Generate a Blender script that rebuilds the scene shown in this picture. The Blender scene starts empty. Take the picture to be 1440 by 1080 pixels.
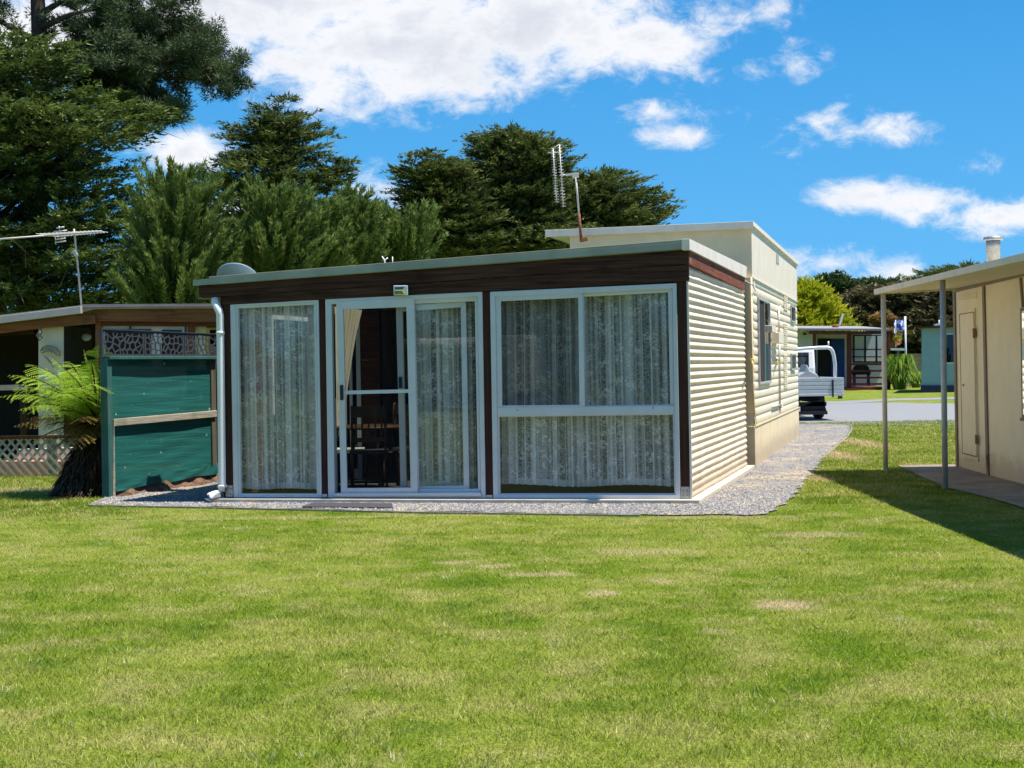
import bpy, math, random
import numpy as np
from mathutils import Vector, Matrix
R = math.radians
rng = np.random.default_rng(11)
random.seed(5)
scn = bpy.context.scene
col = scn.collection

# ------------------------------------------------------------------ camera model
F, H, S = 2000.0, 1.4, 0.0165
CX, CY = 720.0, 516.6
cS, sS = math.cos(S), math.sin(S)
def ray(x, y):
    dx, dy = x-CX, y-CY
    return (dx*cS-dy*sS)/F, -(dx*sS+dy*cS)/F
def P(x, y, Y):                       # survey point at distance Y
    a, b = ray(x, y); return Vector((a*Y, Y, H+b*Y))
def G(x, y, z=0.0):                   # survey point on level z
    a, b = ray(x, y); Y = (z-H)/b; return Vector((a*Y, Y, z))

class Plane:
    """vertical plane through ground points A->B, outward normal n on the camera side"""
    def __init__(s, A, B):
        s.A = Vector((A[0], A[1], 0)); d = Vector((B[0]-A[0], B[1]-A[1], 0)); s.L = d.length
        s.u = d.normalized(); s.n = Vector((s.u.y, -s.u.x, 0))
        if s.n.dot(-s.A) < 0: s.n = -s.n
    def hit(s, x, y, d=0.0):
        a, b = ray(x, y); v = Vector((a, 1, b)); o = s.A+s.n*d
        t = o.dot(s.n)/Vector((a, 1, 0)).dot(s.n)
        p = v*t; p.z += H
        return (p-s.A).dot(s.u), p.z
    def w(s, t, z, d=0.0):
        p = s.A+s.u*t+s.n*d; return Vector((p.x, p.y, z))
    def px(s, x, y, d=0.0):
        t, z = s.hit(x, y, d); return s.w(t, z, d)

# ------------------------------------------------------------------ mesh building
class MB:
    def __init__(s): s.v = []; s.f = []; s.sm = []
    def add(s, vs, fs, smooth=False):
        o = len(s.v); s.v += [tuple(p) for p in vs]
        for f in fs: s.f.append(tuple(i+o for i in f)); s.sm.append(smooth)
        return s
    def prism(s, a, b, smooth=False):     # two matching loops
        n = len(a)
        fs = [tuple(range(n-1, -1, -1)), tuple(range(n, 2*n))]
        fs += [(i, (i+1) % n, n+(i+1) % n, n+i) for i in range(n)]
        return s.add(list(a)+list(b), fs, smooth)
    def box(s, x0, x1, y0, y1, z0, z1):
        return s.prism([(x0,y0,z0),(x1,y0,z0),(x1,y1,z0),(x0,y1,z0)], [(x0,y0,z1),(x1,y0,z1),(x1,y1,z1),(x0,y1,z1)])
    def pbox(s, pl, t0, t1, z0, z1, d0, d1):
        q = [(t0,z0),(t1,z0),(t1,z1),(t0,z1)]
        return s.prism([pl.w(t,z,d0) for t,z in q], [pl.w(t,z,d1) for t,z in q])
    def pq(s, pl, px, d0, d1):            # pixel polygon measured on face d1, given thickness
        q = [pl.hit(x,y,d1) for x,y in px]
        return s.prism([pl.w(t,z,d0) for t,z in q], [pl.w(t,z,d1) for t,z in q])
    def ring(s, pl, po, pi, d0, d1):
        O = [pl.hit(x,y,d1) for x,y in po]; I = [pl.hit(x,y,d1) for x,y in pi]; n = len(O)
        for k in range(n):
            j = (k+1) % n; q = [O[k],O[j],I[j],I[k]]
            s.prism([pl.w(t,z,d0) for t,z in q], [pl.w(t,z,d1) for t,z in q])
        return s
    def tube(s, pts, r, n=8, caps=True):
        pts = [Vector(p) for p in pts]
        rs = r if isinstance(r, (list, tuple)) else [r]*len(pts)
        vs = []; up = Vector((0.13, 0.31, 0.94))
        for i, p in enumerate(pts):
            d = (pts[min(i+1, len(pts)-1)]-pts[max(i-1, 0)]).normalized()
            if abs(d.dot(up)) > .95: upp = Vector((1, 0.1, 0))
            else: upp = up
            a = d.cross(upp).normalized(); b = d.cross(a)
            for k in range(n):
                w = 2*math.pi*k/n; vs.append(p+a*math.cos(w)*rs[i]+b*math.sin(w)*rs[i])
        fs = []
        for i in range(len(pts)-1):
            for k in range(n):
                fs.append((i*n+k, i*n+(k+1) % n, (i+1)*n+(k+1) % n, (i+1)*n+k))
        if caps: fs += [tuple(range(n-1, -1, -1)), tuple(range((len(pts)-1)*n, len(pts)*n))]
        return s.add(vs, fs, True)
    def bar(s, a, b, w, t=None, up=Vector((0, 0, 1))):    # rectangular bar
        a, b = Vector(a), Vector(b); t = t or w; d = (b-a).normalized()
        if abs(d.dot(up)) > .98: up = Vector((0, 1, 0))
        x = d.cross(up).normalized()*w/2; y = d.cross(x).normalized()*t/2
        return s.prism([a-x-y, a+x-y, a+x+y, a-x+y], [b-x-y, b+x-y, b+x+y, b-x+y])
    def lathe(s, c, prof, n=20, axis=None):
        c = Vector(c); ax = (axis or Vector((0, 0, 1))).normalized()
        a = ax.cross(Vector((0.2, 1, 0.1))).normalized(); b = ax.cross(a)
        vs = [c+ax*h+(a*math.cos(2*math.pi*k/n)+b*math.sin(2*math.pi*k/n))*r for r, h in prof for k in range(n)]
        fs = [(i*n+k, i*n+(k+1) % n, (i+1)*n+(k+1) % n, (i+1)*n+k) for i in range(len(prof)-1) for k in range(n)]
        return s.add(vs, fs, True)
    def build(s, name, mat, parent=None, bevel=0):
        me = bpy.data.meshes.new(name)
        L = org(parent) if parent is not None else Vector((0, 0, 0))
        if parent is None and s.v:
            A = np.array(s.v); L = Vector(((A[:,0].min()+A[:,0].max())/2, (A[:,1].min()+A[:,1].max())/2, A[:,2].min()))
        me.from_pydata([tuple(Vector(p)-L) for p in s.v], [], s.f)
        me.polygons.foreach_set('use_smooth', s.sm)
        me.update()
        o = bpy.data.objects.new(name, me); col.objects.link(o)
        if mat: me.materials.append(mat)
        if parent is not None: o.parent = parent
        else: o.location = L
        if bevel:
            m = o.modifiers.new('bevel', 'BEVEL'); m.width = bevel; m.segments = 2; m.limit_method = 'ANGLE'
        return o
def org(o):
    while o.parent is not None: o = o.parent
    return Vector(o.location)
def tag(o, label=None, cat=None, group=None, kind=None):
    if label: o['label'] = label
    if cat: o['category'] = cat
    if group: o['group'] = group
    if kind: o['kind'] = kind
    return o
def thing(name, loc, label, cat, group=None):
    o = bpy.data.objects.new(name, None); col.objects.link(o); o.location = loc
    o.empty_display_size = .2
    return tag(o, label, cat, group)
def bigmesh(name, V, T, mat, parent=None, attr=None):      # numpy triangles
    L = np.array(org(parent)) if parent is not None else np.zeros(3)
    me = bpy.data.meshes.new(name)
    V = (V-L).astype(np.float32); n = len(V); m = len(T)
    me.vertices.add(n); me.vertices.foreach_set('co', V.ravel())
    me.loops.add(m*3); me.loops.foreach_set('vertex_index', T.astype(np.int32).ravel())
    me.polygons.add(m); me.polygons.foreach_set('loop_start', np.arange(0, m*3, 3, dtype=np.int32))
    if attr is not None:
        a = me.attributes.new('rnd', 'FLOAT', 'POINT'); a.data.foreach_set('value', attr.astype(np.float32))
    me.update(calc_edges=True)
    me.materials.append(mat)
    o = bpy.data.objects.new(name, me); col.objects.link(o)
    if parent is not None: o.parent = parent
    return o

# ------------------------------------------------------------------ materials
class NT:
    def __init__(s, nt): s.nt = nt; s.nt.nodes.clear()
    def n(s, typ, **kw):
        nd = s.nt.nodes.new(typ)
        for k, v in kw.items():
            if k.startswith('i_'):
                key = k[2:]; key = int(key) if key.isdigit() else key.replace('_', ' ')
                s.set(nd.inputs[key], v)
            else: setattr(nd, k, v)
        return nd
    def set(s, sock, v):
        if isinstance(v, bpy.types.NodeSocket): s.nt.links.new(v, sock)
        elif isinstance(v, bpy.types.Node): s.nt.links.new(v.outputs[0], sock)
        else:
            if isinstance(v, tuple) and len(v) == 3 and sock.type == 'RGBA': v = (*v, 1)
            sock.default_value = v
    def math(s, op, a, b=None, c=None, clamp=False):
        nd = s.nt.nodes.new('ShaderNodeMath'); nd.operation = op; nd.use_clamp = clamp
        s.set(nd.inputs[0], a)
        if b is not None: s.set(nd.inputs[1], b)
        if c is not None: s.set(nd.inputs[2], c)
        return nd.outputs[0]
    def vmath(s, op, a, b=None):
        nd = s.nt.nodes.new('ShaderNodeVectorMath'); nd.operation = op
        s.set(nd.inputs[0], a)
        if b is not None: s.set(nd.inputs[1], b)
        return nd.outputs['Value'] if op in ('LENGTH', 'DISTANCE', 'DOT_PRODUCT') else nd.outputs[0]
    def noise(s, vec, scale, detail=4, rough=.55, dist=0):
        nd = s.nt.nodes.new('ShaderNodeTexNoise'); s.set(nd.inputs['Vector'], vec)
        nd.inputs['Scale'].default_value = scale; nd.inputs['Detail'].default_value = detail
        nd.inputs['Roughness'].default_value = rough; nd.inputs['Distortion'].default_value = dist
        return nd.outputs[0]
    def mix(s, f, a, b, mode='MIX'):
        nd = s.nt.nodes.new('ShaderNodeMix'); nd.data_type = 'RGBA'; nd.blend_type = mode
        s.set(nd.inputs[0], f); s.set(nd.inputs[6], a); s.set(nd.inputs[7], b); return nd.outputs[2]
    def ss(s, v, lo, hi, a=0.0, b=1.0):
        nd = s.nt.nodes.new('ShaderNodeMapRange'); nd.interpolation_type = 'SMOOTHSTEP'
        s.set(nd.inputs[0], v); nd.inputs[1].default_value = lo; nd.inputs[2].default_value = hi
        nd.inputs[3].default_value = a; nd.inputs[4].default_value = b; return nd.outputs[0]
    def scale(s, vec, sc):
        nd = s.nt.nodes.new('ShaderNodeMapping'); s.set(nd.inputs[0], vec); nd.inputs['Scale'].default_value = sc; return nd.outputs[0]
    def pos(s): return s.nt.nodes.new('ShaderNodeNewGeometry').outputs['Position']
    def bump(s, h, strength, dist):
        return s.n('ShaderNodeBump', i_Height=h, i_Strength=strength, i_Distance=dist).outputs[0]
def newmat(name):
    m = bpy.data.materials.new(name); m.use_nodes = True; t = NT(m.node_tree)
    out = t.n('ShaderNodeOutputMaterial'); return m, t, out
def paint(name, c, rough=.5, var=.12, dirt=.15, dirtc=None, metal=0, scale=3, spec=.4, bumps=.15, streak=None, splash=0):
    m, t, out = newmat(name); p = t.pos()
    v = t.noise(p, scale, 5, .6)
    if streak: v2 = t.noise(t.scale(p, streak), 1, 5, .65)
    else: v2 = t.noise(p, scale*9, 4, .7)
    dk = tuple(x*(1-var) for x in c); lt = tuple(min(1, x*(1+var)) for x in c)
    base = t.mix(t.ss(v, .3, .7), dk, lt)
    base = t.mix(t.math('MULTIPLY', t.ss(v2, .5, .75), dirt), base, dirtc or tuple(x*.45 for x in c))
    if splash:
        zz_ = t.n('ShaderNodeSeparateXYZ', i_0=p).outputs[2]; hh_ = t.math('SUBTRACT', zz_, t.math('MULTIPLY', t.noise(p, 6, 4, .7), .45))
        base = t.mix(t.ss(hh_, .16, -.12, 0, splash), base, (.26,.19,.11))
    b = t.n('ShaderNodeBsdfPrincipled', i_Base_Color=base, i_Metallic=metal)
    t.set(b.inputs['Roughness'], t.ss(v2, .2, .8, max(.05, rough-.1), min(1, rough+.1)))
    b.inputs['Specular IOR Level'].default_value = spec
    if bumps: t.set(b.inputs['Normal'], t.bump(v2, bumps, .01))
    t.set(out.inputs[0], b); return m
def wood(name, c1, c2, axis, rough=.75):      # axis: world direction of the grain as stretch vector
    m, t, out = newmat(name); p = t.pos()
    g = t.noise(t.scale(p, axis), 1, 7, .65, .6)
    k = t.noise(p, 2.3, 3)
    base = t.mix(t.ss(g, .3, .7), c1, c2)
    base = t.mix(t.ss(k, .55, .75, 0, .5), base, tuple(x*.45 for x in c1))
    b = t.n('ShaderNodeBsdfPrincipled', i_Base_Color=base, i_Roughness=rough); b.inputs['Specular IOR Level'].default_value = .12
    t.set(b.inputs['Normal'], t.bump(g, .5, .01)); t.set(out.inputs[0], b); return m
M = {}
M['frame'] = paint('white_aluminium', (.58,.61,.64), .35, .05, .12, bumps=.05)
M['brown_h'] = wood('dark_brown_board', (.024,.010,.007), (.090,.044,.030), (1.6, 1.6, 45))
M['brown_v'] = wood('dark_brown_post', (.040,.016,.012), (.072,.034,.025), (45, 45, 1.6))
M['brown_side'] = wood('faded_brown_board', (.16,.050,.032), (.26,.10,.065), (1.6, 1.6, 45))
M['orange_wood'] = wood('orange_brown_board', (.17,.065,.025), (.30,.13,.055), (1.4, 1.4, 40))
M['red_wood'] = wood('red_brown_timber', (.10,.030,.020), (.17,.055,.038), (3, 3, 20))
M['grey_wood'] = wood('weathered_timber', (.26,.23,.18), (.42,.38,.30), (2.5, 2.5, 40))
M['post_wood'] = wood('weathered_post_timber', (.20,.19,.14), (.34,.31,.24), (40, 40, 2))
M['flash'] = paint('grey_green_flashing', (.235,.25,.185), .45, .08, .15, streak=(2,2,12))
M['flash_side'] = paint('pale_flashing', (.74,.68,.60), .5, .08, .35, (.25,.2,.15), streak=(30,30,2))
M['roof'] = paint('roof_sheet', (.30,.33,.28), .5)
M['cream_corr'] = paint('cream_corrugated_steel', (.83,.71,.54), .42, .04, .18, (.42,.36,.24), streak=(9,9,1.2), bumps=.03, splash=.55)
M['cream_van'] = paint('cream_caravan_skin', (.85,.74,.58), .4, .05, .16, (.36,.33,.24), streak=(7,7,1.0), bumps=.03)
M['yellow_van'] = paint('pale_yellow_caravan_skin', (.78,.64,.40), .45, .05, .10, bumps=.03)
M['white_van'] = paint('off_white_panel', (.76,.67,.56), .5, .05, .22, (.30,.28,.22), streak=(6,6,.8), bumps=.03)
M['skirt'] = paint('cream_skirting', (.76,.63,.43), .6, .06, .25, (.4,.3,.18), streak=(8,8,1), splash=.5)
M['concrete'] = paint('concrete', (.56,.50,.41), .9, .12, .35, (.22,.19,.14), scale=5, bumps=.4)
M['patio'] = paint('brown_concrete', (.24,.19,.14), .9, .25, .5, (.10,.08,.055), scale=1.6, bumps=.4)
M['white_plastic'] = paint('white_plastic', (.74,.75,.76), .35, .04, .1, bumps=0)
M['black_plastic'] = paint('black_plastic', (.015,.015,.017), .35, .1, 0, bumps=0)
M['galv'] = paint('galvanised_steel', (.42,.43,.44), .42, .15, .3, metal=.7, scale=30, bumps=.03)
M['pole_paint'] = paint('pale_painted_pole', (.62,.59,.50), .5, .08, .4, (.25,.22,.17), scale=8, bumps=.1)
M['galv_grey'] = paint('dull_grey_steel', (.42,.42,.42), .5, .1, .2, metal=.1, scale=20, bumps=.03)
M['rust'] = paint('rusty_steel', (.22,.08,.035), .9, .3, .5, (.09,.035,.02), scale=40, bumps=.5)
M['aerial'] = paint('aerial_aluminium', (.50,.49,.46), .5, .1, .1, metal=.2, bumps=0)
M['post_shaded'] = wood('weathered_post_in_shade', (.07,.06,.04), (.15,.13,.09), (40, 40, 2))  # right screen post: shade on its dark side painted into the timber
M['teal_paint'] = paint('teal_painted_timber', (.025,.10,.092), .8, .2, .35, (.15,.18,.15), streak=(20,20,2))
M['panel'] = paint('charcoal_panel', (.052,.054,.066), .45, .08, .1, bumps=.05)
M['dark'] = paint('dark_interior', (.02,.018,.016), .9, .1, 0)
M['black_rubber'] = paint('black_rubber', (.02,.02,.02), .85, .2, .1)
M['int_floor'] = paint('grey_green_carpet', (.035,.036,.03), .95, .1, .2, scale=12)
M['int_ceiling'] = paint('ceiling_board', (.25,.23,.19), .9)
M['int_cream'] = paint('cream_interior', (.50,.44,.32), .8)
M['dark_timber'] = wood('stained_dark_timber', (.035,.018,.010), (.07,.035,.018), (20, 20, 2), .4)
M['seat_fab'] = paint('olive_fabric', (.07,.08,.03), .9)
M['table_white'] = paint('pale_laminate', (.42,.40,.35), .4)
M['bcream'] = paint('cream_wall_sheet', (.72,.64,.46), .6, .03, .10, (.46,.41,.28), streak=(6,6,1), bumps=.06, splash=.5)
M['bsoffit'] = paint('cream_soffit', (.64,.55,.38), .6, .04, .2, streak=(2,8,2))
M['bbatten'] = paint('taupe_batten', (.20,.155,.11), .7, .1, .2)
M['bfascia'] = paint('cream_fascia', (.60,.55,.42), .5, .05, .25, (.35,.31,.22), streak=(3,8,3))
M['beige'] = paint('beige_lattice', (.36,.32,.25), .8, .08, .2)
M['grey_gutter'] = paint('grey_gutter', (.40,.37,.35), .6, .08, .2)
M['pale_grey'] = paint('pale_grey_roof', (.26,.25,.26), .6, .1, .3)
M['offwhite'] = paint('off_white_wall', (.60,.58,.55), .7, .05, .15)
M['teal_wall'] = paint('pale_teal_wall', (.22,.36,.40), .6, .04, .1, streak=(12,12,.5))
M['navy'] = paint('navy_base', (.012,.020,.055), .6)
M['blue_cloth'] = paint('blue_curtain', (.012,.065,.24), .8, .3, 0, streak=(14,14,.5))
M['white_wall'] = paint('pale_blue_white_wall', (.55,.60,.64), .6, .04, .1)
M['tray'] = paint('silver_aluminium', (.58,.60,.62), .38, .06, .15, metal=.35, scale=6, bumps=.03)
M['terracotta'] = paint('terracotta', (.55,.20,.08), .8)
M['brass'] = paint('yellow_tap', (.55,.38,.05), .4)
M['strip_shade'] = paint('dark_shade_strip', (.055,.05,.06), .95, .2, .2, scale=40, bumps=.5)  # near-black tone painted for the shade on the gravel
M['dish'] = paint('blue_grey_dish', (.22,.30,.37), .5, .05, .1)
M['sol_green'] = paint('olive_lens', (.20,.24,.06), .25, .25, .3, scale=60)
M['sol_cell'] = paint('solar_cell', (.08,.07,.22), .25, .1, 0)
M['yellow_fl'] = paint('yellow_petal', (.8,.75,.05), .6)
M['bark_dark'] = wood('cypress_bark', (.045,.035,.028), (.11,.09,.075), (25, 25, 2.5), .95)
M['bark_fern'] = wood('fern_trunk_fibre', (.010,.007,.005), (.045,.03,.02), (50, 50, 6), 1)

def brickmat(name, c1, c2, mortar, scale=1.0, rot=False):
    m, t, out = newmat(name); p = t.pos()
    sp = t.n('ShaderNodeSeparateXYZ', i_0=p); cb = t.n('ShaderNodeCombineXYZ', i_0=sp.outputs[0], i_1=sp.outputs[2])
    br = t.n('ShaderNodeTexBrick', i_Vector=cb, i_Color1=c1, i_Color2=c2, i_Mortar=mortar)
    br.inputs['Scale'].default_value = scale; br.inputs['Brick Width'].default_value = .23; br.inputs['Row Height'].default_value = .085
    br.inputs['Mortar Size'].default_value = .01
    b = t.n('ShaderNodeBsdfPrincipled', i_Base_Color=br.outputs[0], i_Roughness=.9)
    t.set(b.inputs['Normal'], t.bump(br.outputs[1], -.4, .01)); t.set(out.inputs[0], b); return m
M['brick'] = brickmat('orange_brick', (.46,.19,.11), (.56,.27,.17), (.38,.30,.24))
M['brick2'] = brickmat('tan_brick', (.30,.20,.13), (.36,.26,.18), (.28,.22,.17))

# lawn colour shared by the soil sheet and the blades
SPOTS = []
def lawn_color(t, p):
    big = t.noise(p, .55, 5, .6, .4); mid = t.noise(p, 2.1, 4, .6); fine = t.noise(p, 9, 3, .6)
    c = t.mix(t.ss(big, .36, .64), (.168,.240,.010), (.285,.318,.048))
    c = t.mix(t.math('MULTIPLY', t.ss(mid, .44, .72), .8), c, (.375,.345,.12))
    c = t.mix(t.math('MULTIPLY', t.ss(fine, .56, .76), .6), c, (.53,.45,.20))
    c = t.mix(t.math('MULTIPLY', t.ss(mid, .50, .28), .7), c, (.085,.165,.008))
    tot = None
    for (g, rx, ry, k) in SPOTS:
        d = t.vmath('SUBTRACT', p, (g.x, g.y, 0)); d = t.vmath('MULTIPLY', d, (1/rx, 1/ry, 0))
        e = t.math('ADD', t.vmath('LENGTH', d), t.math('MULTIPLY', t.math('SUBTRACT', fine, .5), 1.6))
        w = t.ss(e, 1.15, .35, 0, k)
        tot = w if tot is None else t.math('MAXIMUM', tot, w)
    c = t.mix(tot, c, (.52,.41,.24))
    return c
def spot(x, y, rx, ry, k): SPOTS.append((G(x, y), rx, ry, k))
spot(1102, 851, .20, .22, .95); spot(845, 834, .13, .14, .8); spot(640, 791, .18, .12, .7); spot(700, 796, .16, .12, .55)
spot(760, 808, .3, .12, .6); spot(930, 818, .12, .14, .6); spot(900, 776, .5, .22, .55); spot(1140, 752, .5, .25, .6); spot(1005, 888, .12, .1, .5)
spot(1180, 640, .30, 1.6, .9); spot(1205, 622, .35, 2.4, .8); spot(1150, 672, .18, .8, .7); spot(30, 690, .9, .6, .5)
spot(1000, 728, 1.2, .12, .5); spot(500, 727, 3, .10, .5)
def lawnmat(name, blades):
    m, t, out = newmat(name); p = t.pos(); c = lawn_color(t, p)
    if blades:
        rn = t.n('ShaderNodeAttribute', attribute_name='rnd').outputs['Fac']
        c = t.mix(1.0, c, t.mix(rn, (.34,.38,.34), (1.75,1.68,1.8)), 'MULTIPLY')
        c = t.mix(t.ss(rn, .93, .95, 0, .8), c, (.60,.56,.34))
        d = t.n('ShaderNodeBsdfPrincipled', i_Base_Color=c, i_Roughness=.55); d.inputs['Specular IOR Level'].default_value = .3
        tr = t.n('ShaderNodeBsdfTranslucent', i_Color=c)
        ms = t.n('ShaderNodeMixShader', i_0=.3, i_1=d.outputs[0], i_2=tr.outputs[0]); t.set(out.inputs[0], ms)
    else:
        f = t.noise(p, 55, 3, .7)
        c = t.mix(1.0, c, t.mix(t.ss(f, .3, .7), (.35,.38,.32), (.95,1.0,.9)), 'MULTIPLY')
        d = t.n('ShaderNodeBsdfPrincipled', i_Base_Color=c, i_Roughness=.95); d.inputs['Specular IOR Level'].default_value = .1
        t.set(d.inputs['Normal'], t.bump(f, .8, .03)); t.set(out.inputs[0], d)
    return m
def gravelmat(name, light, dark, straw, rim=0.0):
    m, t, out = newmat(name); p = t.pos()
    v = t.n('ShaderNodeTexVoronoi', i_Vector=p, i_Scale=70.0)
    f = t.noise(p, 1.3, 5, .65); f2 = t.noise(p, 6, 4, .7)
    g = t.n('ShaderNodeSeparateColor', i_0=v.outputs['Color']).outputs[0]
    c = t.mix(g, dark, light)
    w = t.math('MULTIPLY', t.ss(f, .42, .66), t.ss(f2, .35, .65))
    c = t.mix(t.math('MULTIPLY', w, straw), c, (.47,.35,.19))
    b = t.n('ShaderNodeBsdfPrincipled', i_Base_Color=c, i_Roughness=.9)
    t.set(b.inputs['Normal'], t.bump(v.outputs['Distance'], -.8, .02)); t.set(out.inputs[0], b); return m
M['lawn'] = lawnmat('lawn_soil', False); M['blades'] = lawnmat('grass_blades', True)
M['gravel'] = gravelmat('blue_gravel', (.25,.248,.26), (.075,.075,.085), .45)
M['gravel_dry'] = gravelmat('gravel_with_straw', (.25,.248,.26), (.075,.075,.085), .95)
M['road'] = gravelmat('road_gravel', (.24,.245,.265), (.16,.165,.18), .10)
def stonemat():
    m, t, out = newmat('gravel_stones'); rn = t.n('ShaderNodeAttribute', attribute_name='rnd').outputs['Fac']
    c = t.mix(rn, (.06,.06,.068), (.31,.308,.32)); c = t.mix(t.ss(rn, .9, .92, 0, .8), c, (.50,.38,.24))
    b = t.n('ShaderNodeBsdfPrincipled', i_Base_Color=c, i_Roughness=.85); t.set(out.inputs[0], b); return m
M['stones'] = stonemat()

def leafmat(name, dark, mid, light, brown=None, trans=.22, bw=.0):
    m, t, out = newmat(name); rn = t.n('ShaderNodeAttribute', attribute_name='rnd').outputs['Fac']
    c = t.mix(t.ss(rn, 0, .55), dark, mid); c = t.mix(t.ss(rn, .5, 1), c, light)
    if brown: c = t.mix(t.math('MULTIPLY', t.ss(t.noise(t.pos(), .8, 3), .58, .72), bw), c, brown)
    d = t.n('ShaderNodeBsdfPrincipled', i_Base_Color=c, i_Roughness=.6); d.inputs['Specular IOR Level'].default_value = .25
    tr = t.n('ShaderNodeBsdfTranslucent', i_Color=c)
    ms = t.n('ShaderNodeMixShader', i_0=trans, i_1=d.outputs[0], i_2=tr.outputs[0]); t.set(out.inputs[0], ms); return m
M['lf_cyp'] = leafmat('cypress_foliage', (.032,.052,.018), (.080,.115,.030), (.165,.195,.055), (.12,.085,.05), .2, .6)
M['lf_cyp2'] = leafmat('green_cypress_foliage', (.030,.054,.016), (.075,.118,.026), (.160,.205,.050), None, .2)
M['lf_pine'] = leafmat('pine_needles', (.028,.048,.020), (.060,.095,.035), (.115,.150,.062), (.12,.09,.06), .15, .5)
M['lf_feather'] = leafmat('feathery_foliage', (.048,.085,.020), (.125,.185,.040), (.235,.305,.085), None, .25)
M['lf_yellow'] = leafmat('yellow_green_foliage', (.19,.25,.012), (.34,.38,.018), (.50,.50,.035), None, .3)
M['lf_olive'] = leafmat('olive_foliage', (.050,.050,.022), (.105,.095,.045), (.165,.145,.070), (.14,.10,.06), .2, .5)
M['lf_far'] = leafmat('far_tree_foliage', (.030,.055,.025), (.055,.095,.035), (.085,.130,.045), None, .2)
M['lf_fern'] = leafmat('fern_fronds', (.13,.24,.015), (.27,.42,.03), (.42,.55,.06), None, .4)
M['lf_fern_old'] = leafmat('old_fern_fronds', (.10,.055,.015), (.20,.13,.03), (.34,.28,.05), None, .3)
M['lf_clump'] = leafmat('strap_leaves', (.06,.15,.01), (.20,.34,.03), (.45,.55,.08), None, .3)
M['lf_red'] = leafmat('reddish_leaves', (.12,.13,.03), (.26,.16,.05), (.36,.22,.08), None, .3)
M['dead'] = leafmat('dead_fronds', (.012,.008,.005), (.035,.022,.012), (.09,.06,.035), None, .1)

def glassmat(name, tint, refl=1.0):
    m, t, out = newmat(name)
    fr = t.n('ShaderNodeFresnel', i_IOR=1.5)
    gl = t.n('ShaderNodeBsdfGlossy', i_Color=(1,1,1), i_Roughness=.0)
    tr = t.n('ShaderNodeBsdfTransparent', i_Color=tint)
    wob = t.noise(t.pos(), 1.1, 1); t.set(gl.inputs['Normal'], t.bump(wob, .06, .02))
    fac = t.math('MULTIPLY', fr.outputs[0], .95*refl, clamp=True)
    ms = t.n('ShaderNodeMixShader', i_0=fac, i_1=tr.outputs[0], i_2=gl.outputs[0]); t.set(out.inputs[0], ms); return m
M['glass'] = glassmat('window_glass', (.94,.955,.955))
M['clear'] = glassmat('added_skylight_sheet', (.85,.88,.85))
M['glass_dark'] = glassmat('tinted_glass', (.25,.28,.30), 1.2)
def meshmat(name, c, op):
    m, t, out = newmat(name); d = t.n('ShaderNodeBsdfDiffuse', i_Color=c); tr = t.n('ShaderNodeBsdfTransparent')
    ms = t.n('ShaderNodeMixShader', i_0=op, i_1=tr.outputs[0], i_2=d.outputs[0]); t.set(out.inputs[0], ms); return m
M['flyscreen'] = meshmat('insect_screen', (.02,.02,.024), .30)
def lacemat():
    m, t, out = newmat('lace'); p = t.pos()
    uv = t.n('ShaderNodeUVMap').outputs[0]
    # flowers: petals round voronoi cells, scrolls between, plain mesh ground
    v = t.n('ShaderNodeTexVoronoi', i_Vector=uv, i_Scale=8.0); v.inputs['Randomness'].default_value = .75
    v2 = t.n('ShaderNodeTexVoronoi', i_Vector=uv, i_Scale=30.0); v2.feature = 'DISTANCE_TO_EDGE'
    v3 = t.n('ShaderNodeTexVoronoi', i_Vector=uv, i_Scale=38.0)
    petal = t.math('MULTIPLY', t.ss(v.outputs[0], .52, .38), t.ss(v3.outputs[0], .62, .40))
    sc = t.math('ABSOLUTE', t.math('SUBTRACT', t.noise(uv, 13, 2, .5), .5)); scroll = t.math('MULTIPLY', t.ss(sc, .022, .006), .6)
    edge = t.math('MULTIPLY', t.ss(v2.outputs[0], .09, .03), .35)
    pat = t.math('MAXIMUM', t.math('MAXIMUM', petal, scroll), edge)
    sp = t.n('ShaderNodeSeparateXYZ', i_0=uv); hem = t.ss(sp.outputs[1], .075, .06, 0, .7)
    bx = t.n('ShaderNodeCombineXYZ', i_0=sp.outputs[0]).outputs[0]
    band = t.ss(t.noise(bx, 8, 3, .6), .46, .54); band2 = t.ss(t.noise(bx, 24, 1, .5), .50, .58)
    gath = t.math('ADD', t.math('MULTIPLY', band, .40), t.math('MULTIPLY', band2, .22))
    op = t.math('MAXIMUM', t.math('ADD', t.math('MULTIPLY_ADD', pat, .44, .24), gath), hem)
    d = t.n('ShaderNodeBsdfDiffuse', i_Color=(.88,.89,.87)); tl = t.n('ShaderNodeBsdfTranslucent', i_Color=(.88,.89,.87))
    md = t.n('ShaderNodeMixShader', i_0=.3, i_1=d.outputs[0], i_2=tl.outputs[0])
    tr = t.n('ShaderNodeBsdfTransparent')
    ms = t.n('ShaderNodeMixShader', i_0=op, i_1=tr.outputs[0], i_2=md.outputs[0]); t.set(out.inputs[0], ms); return m
M['lace'] = lacemat()
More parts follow.
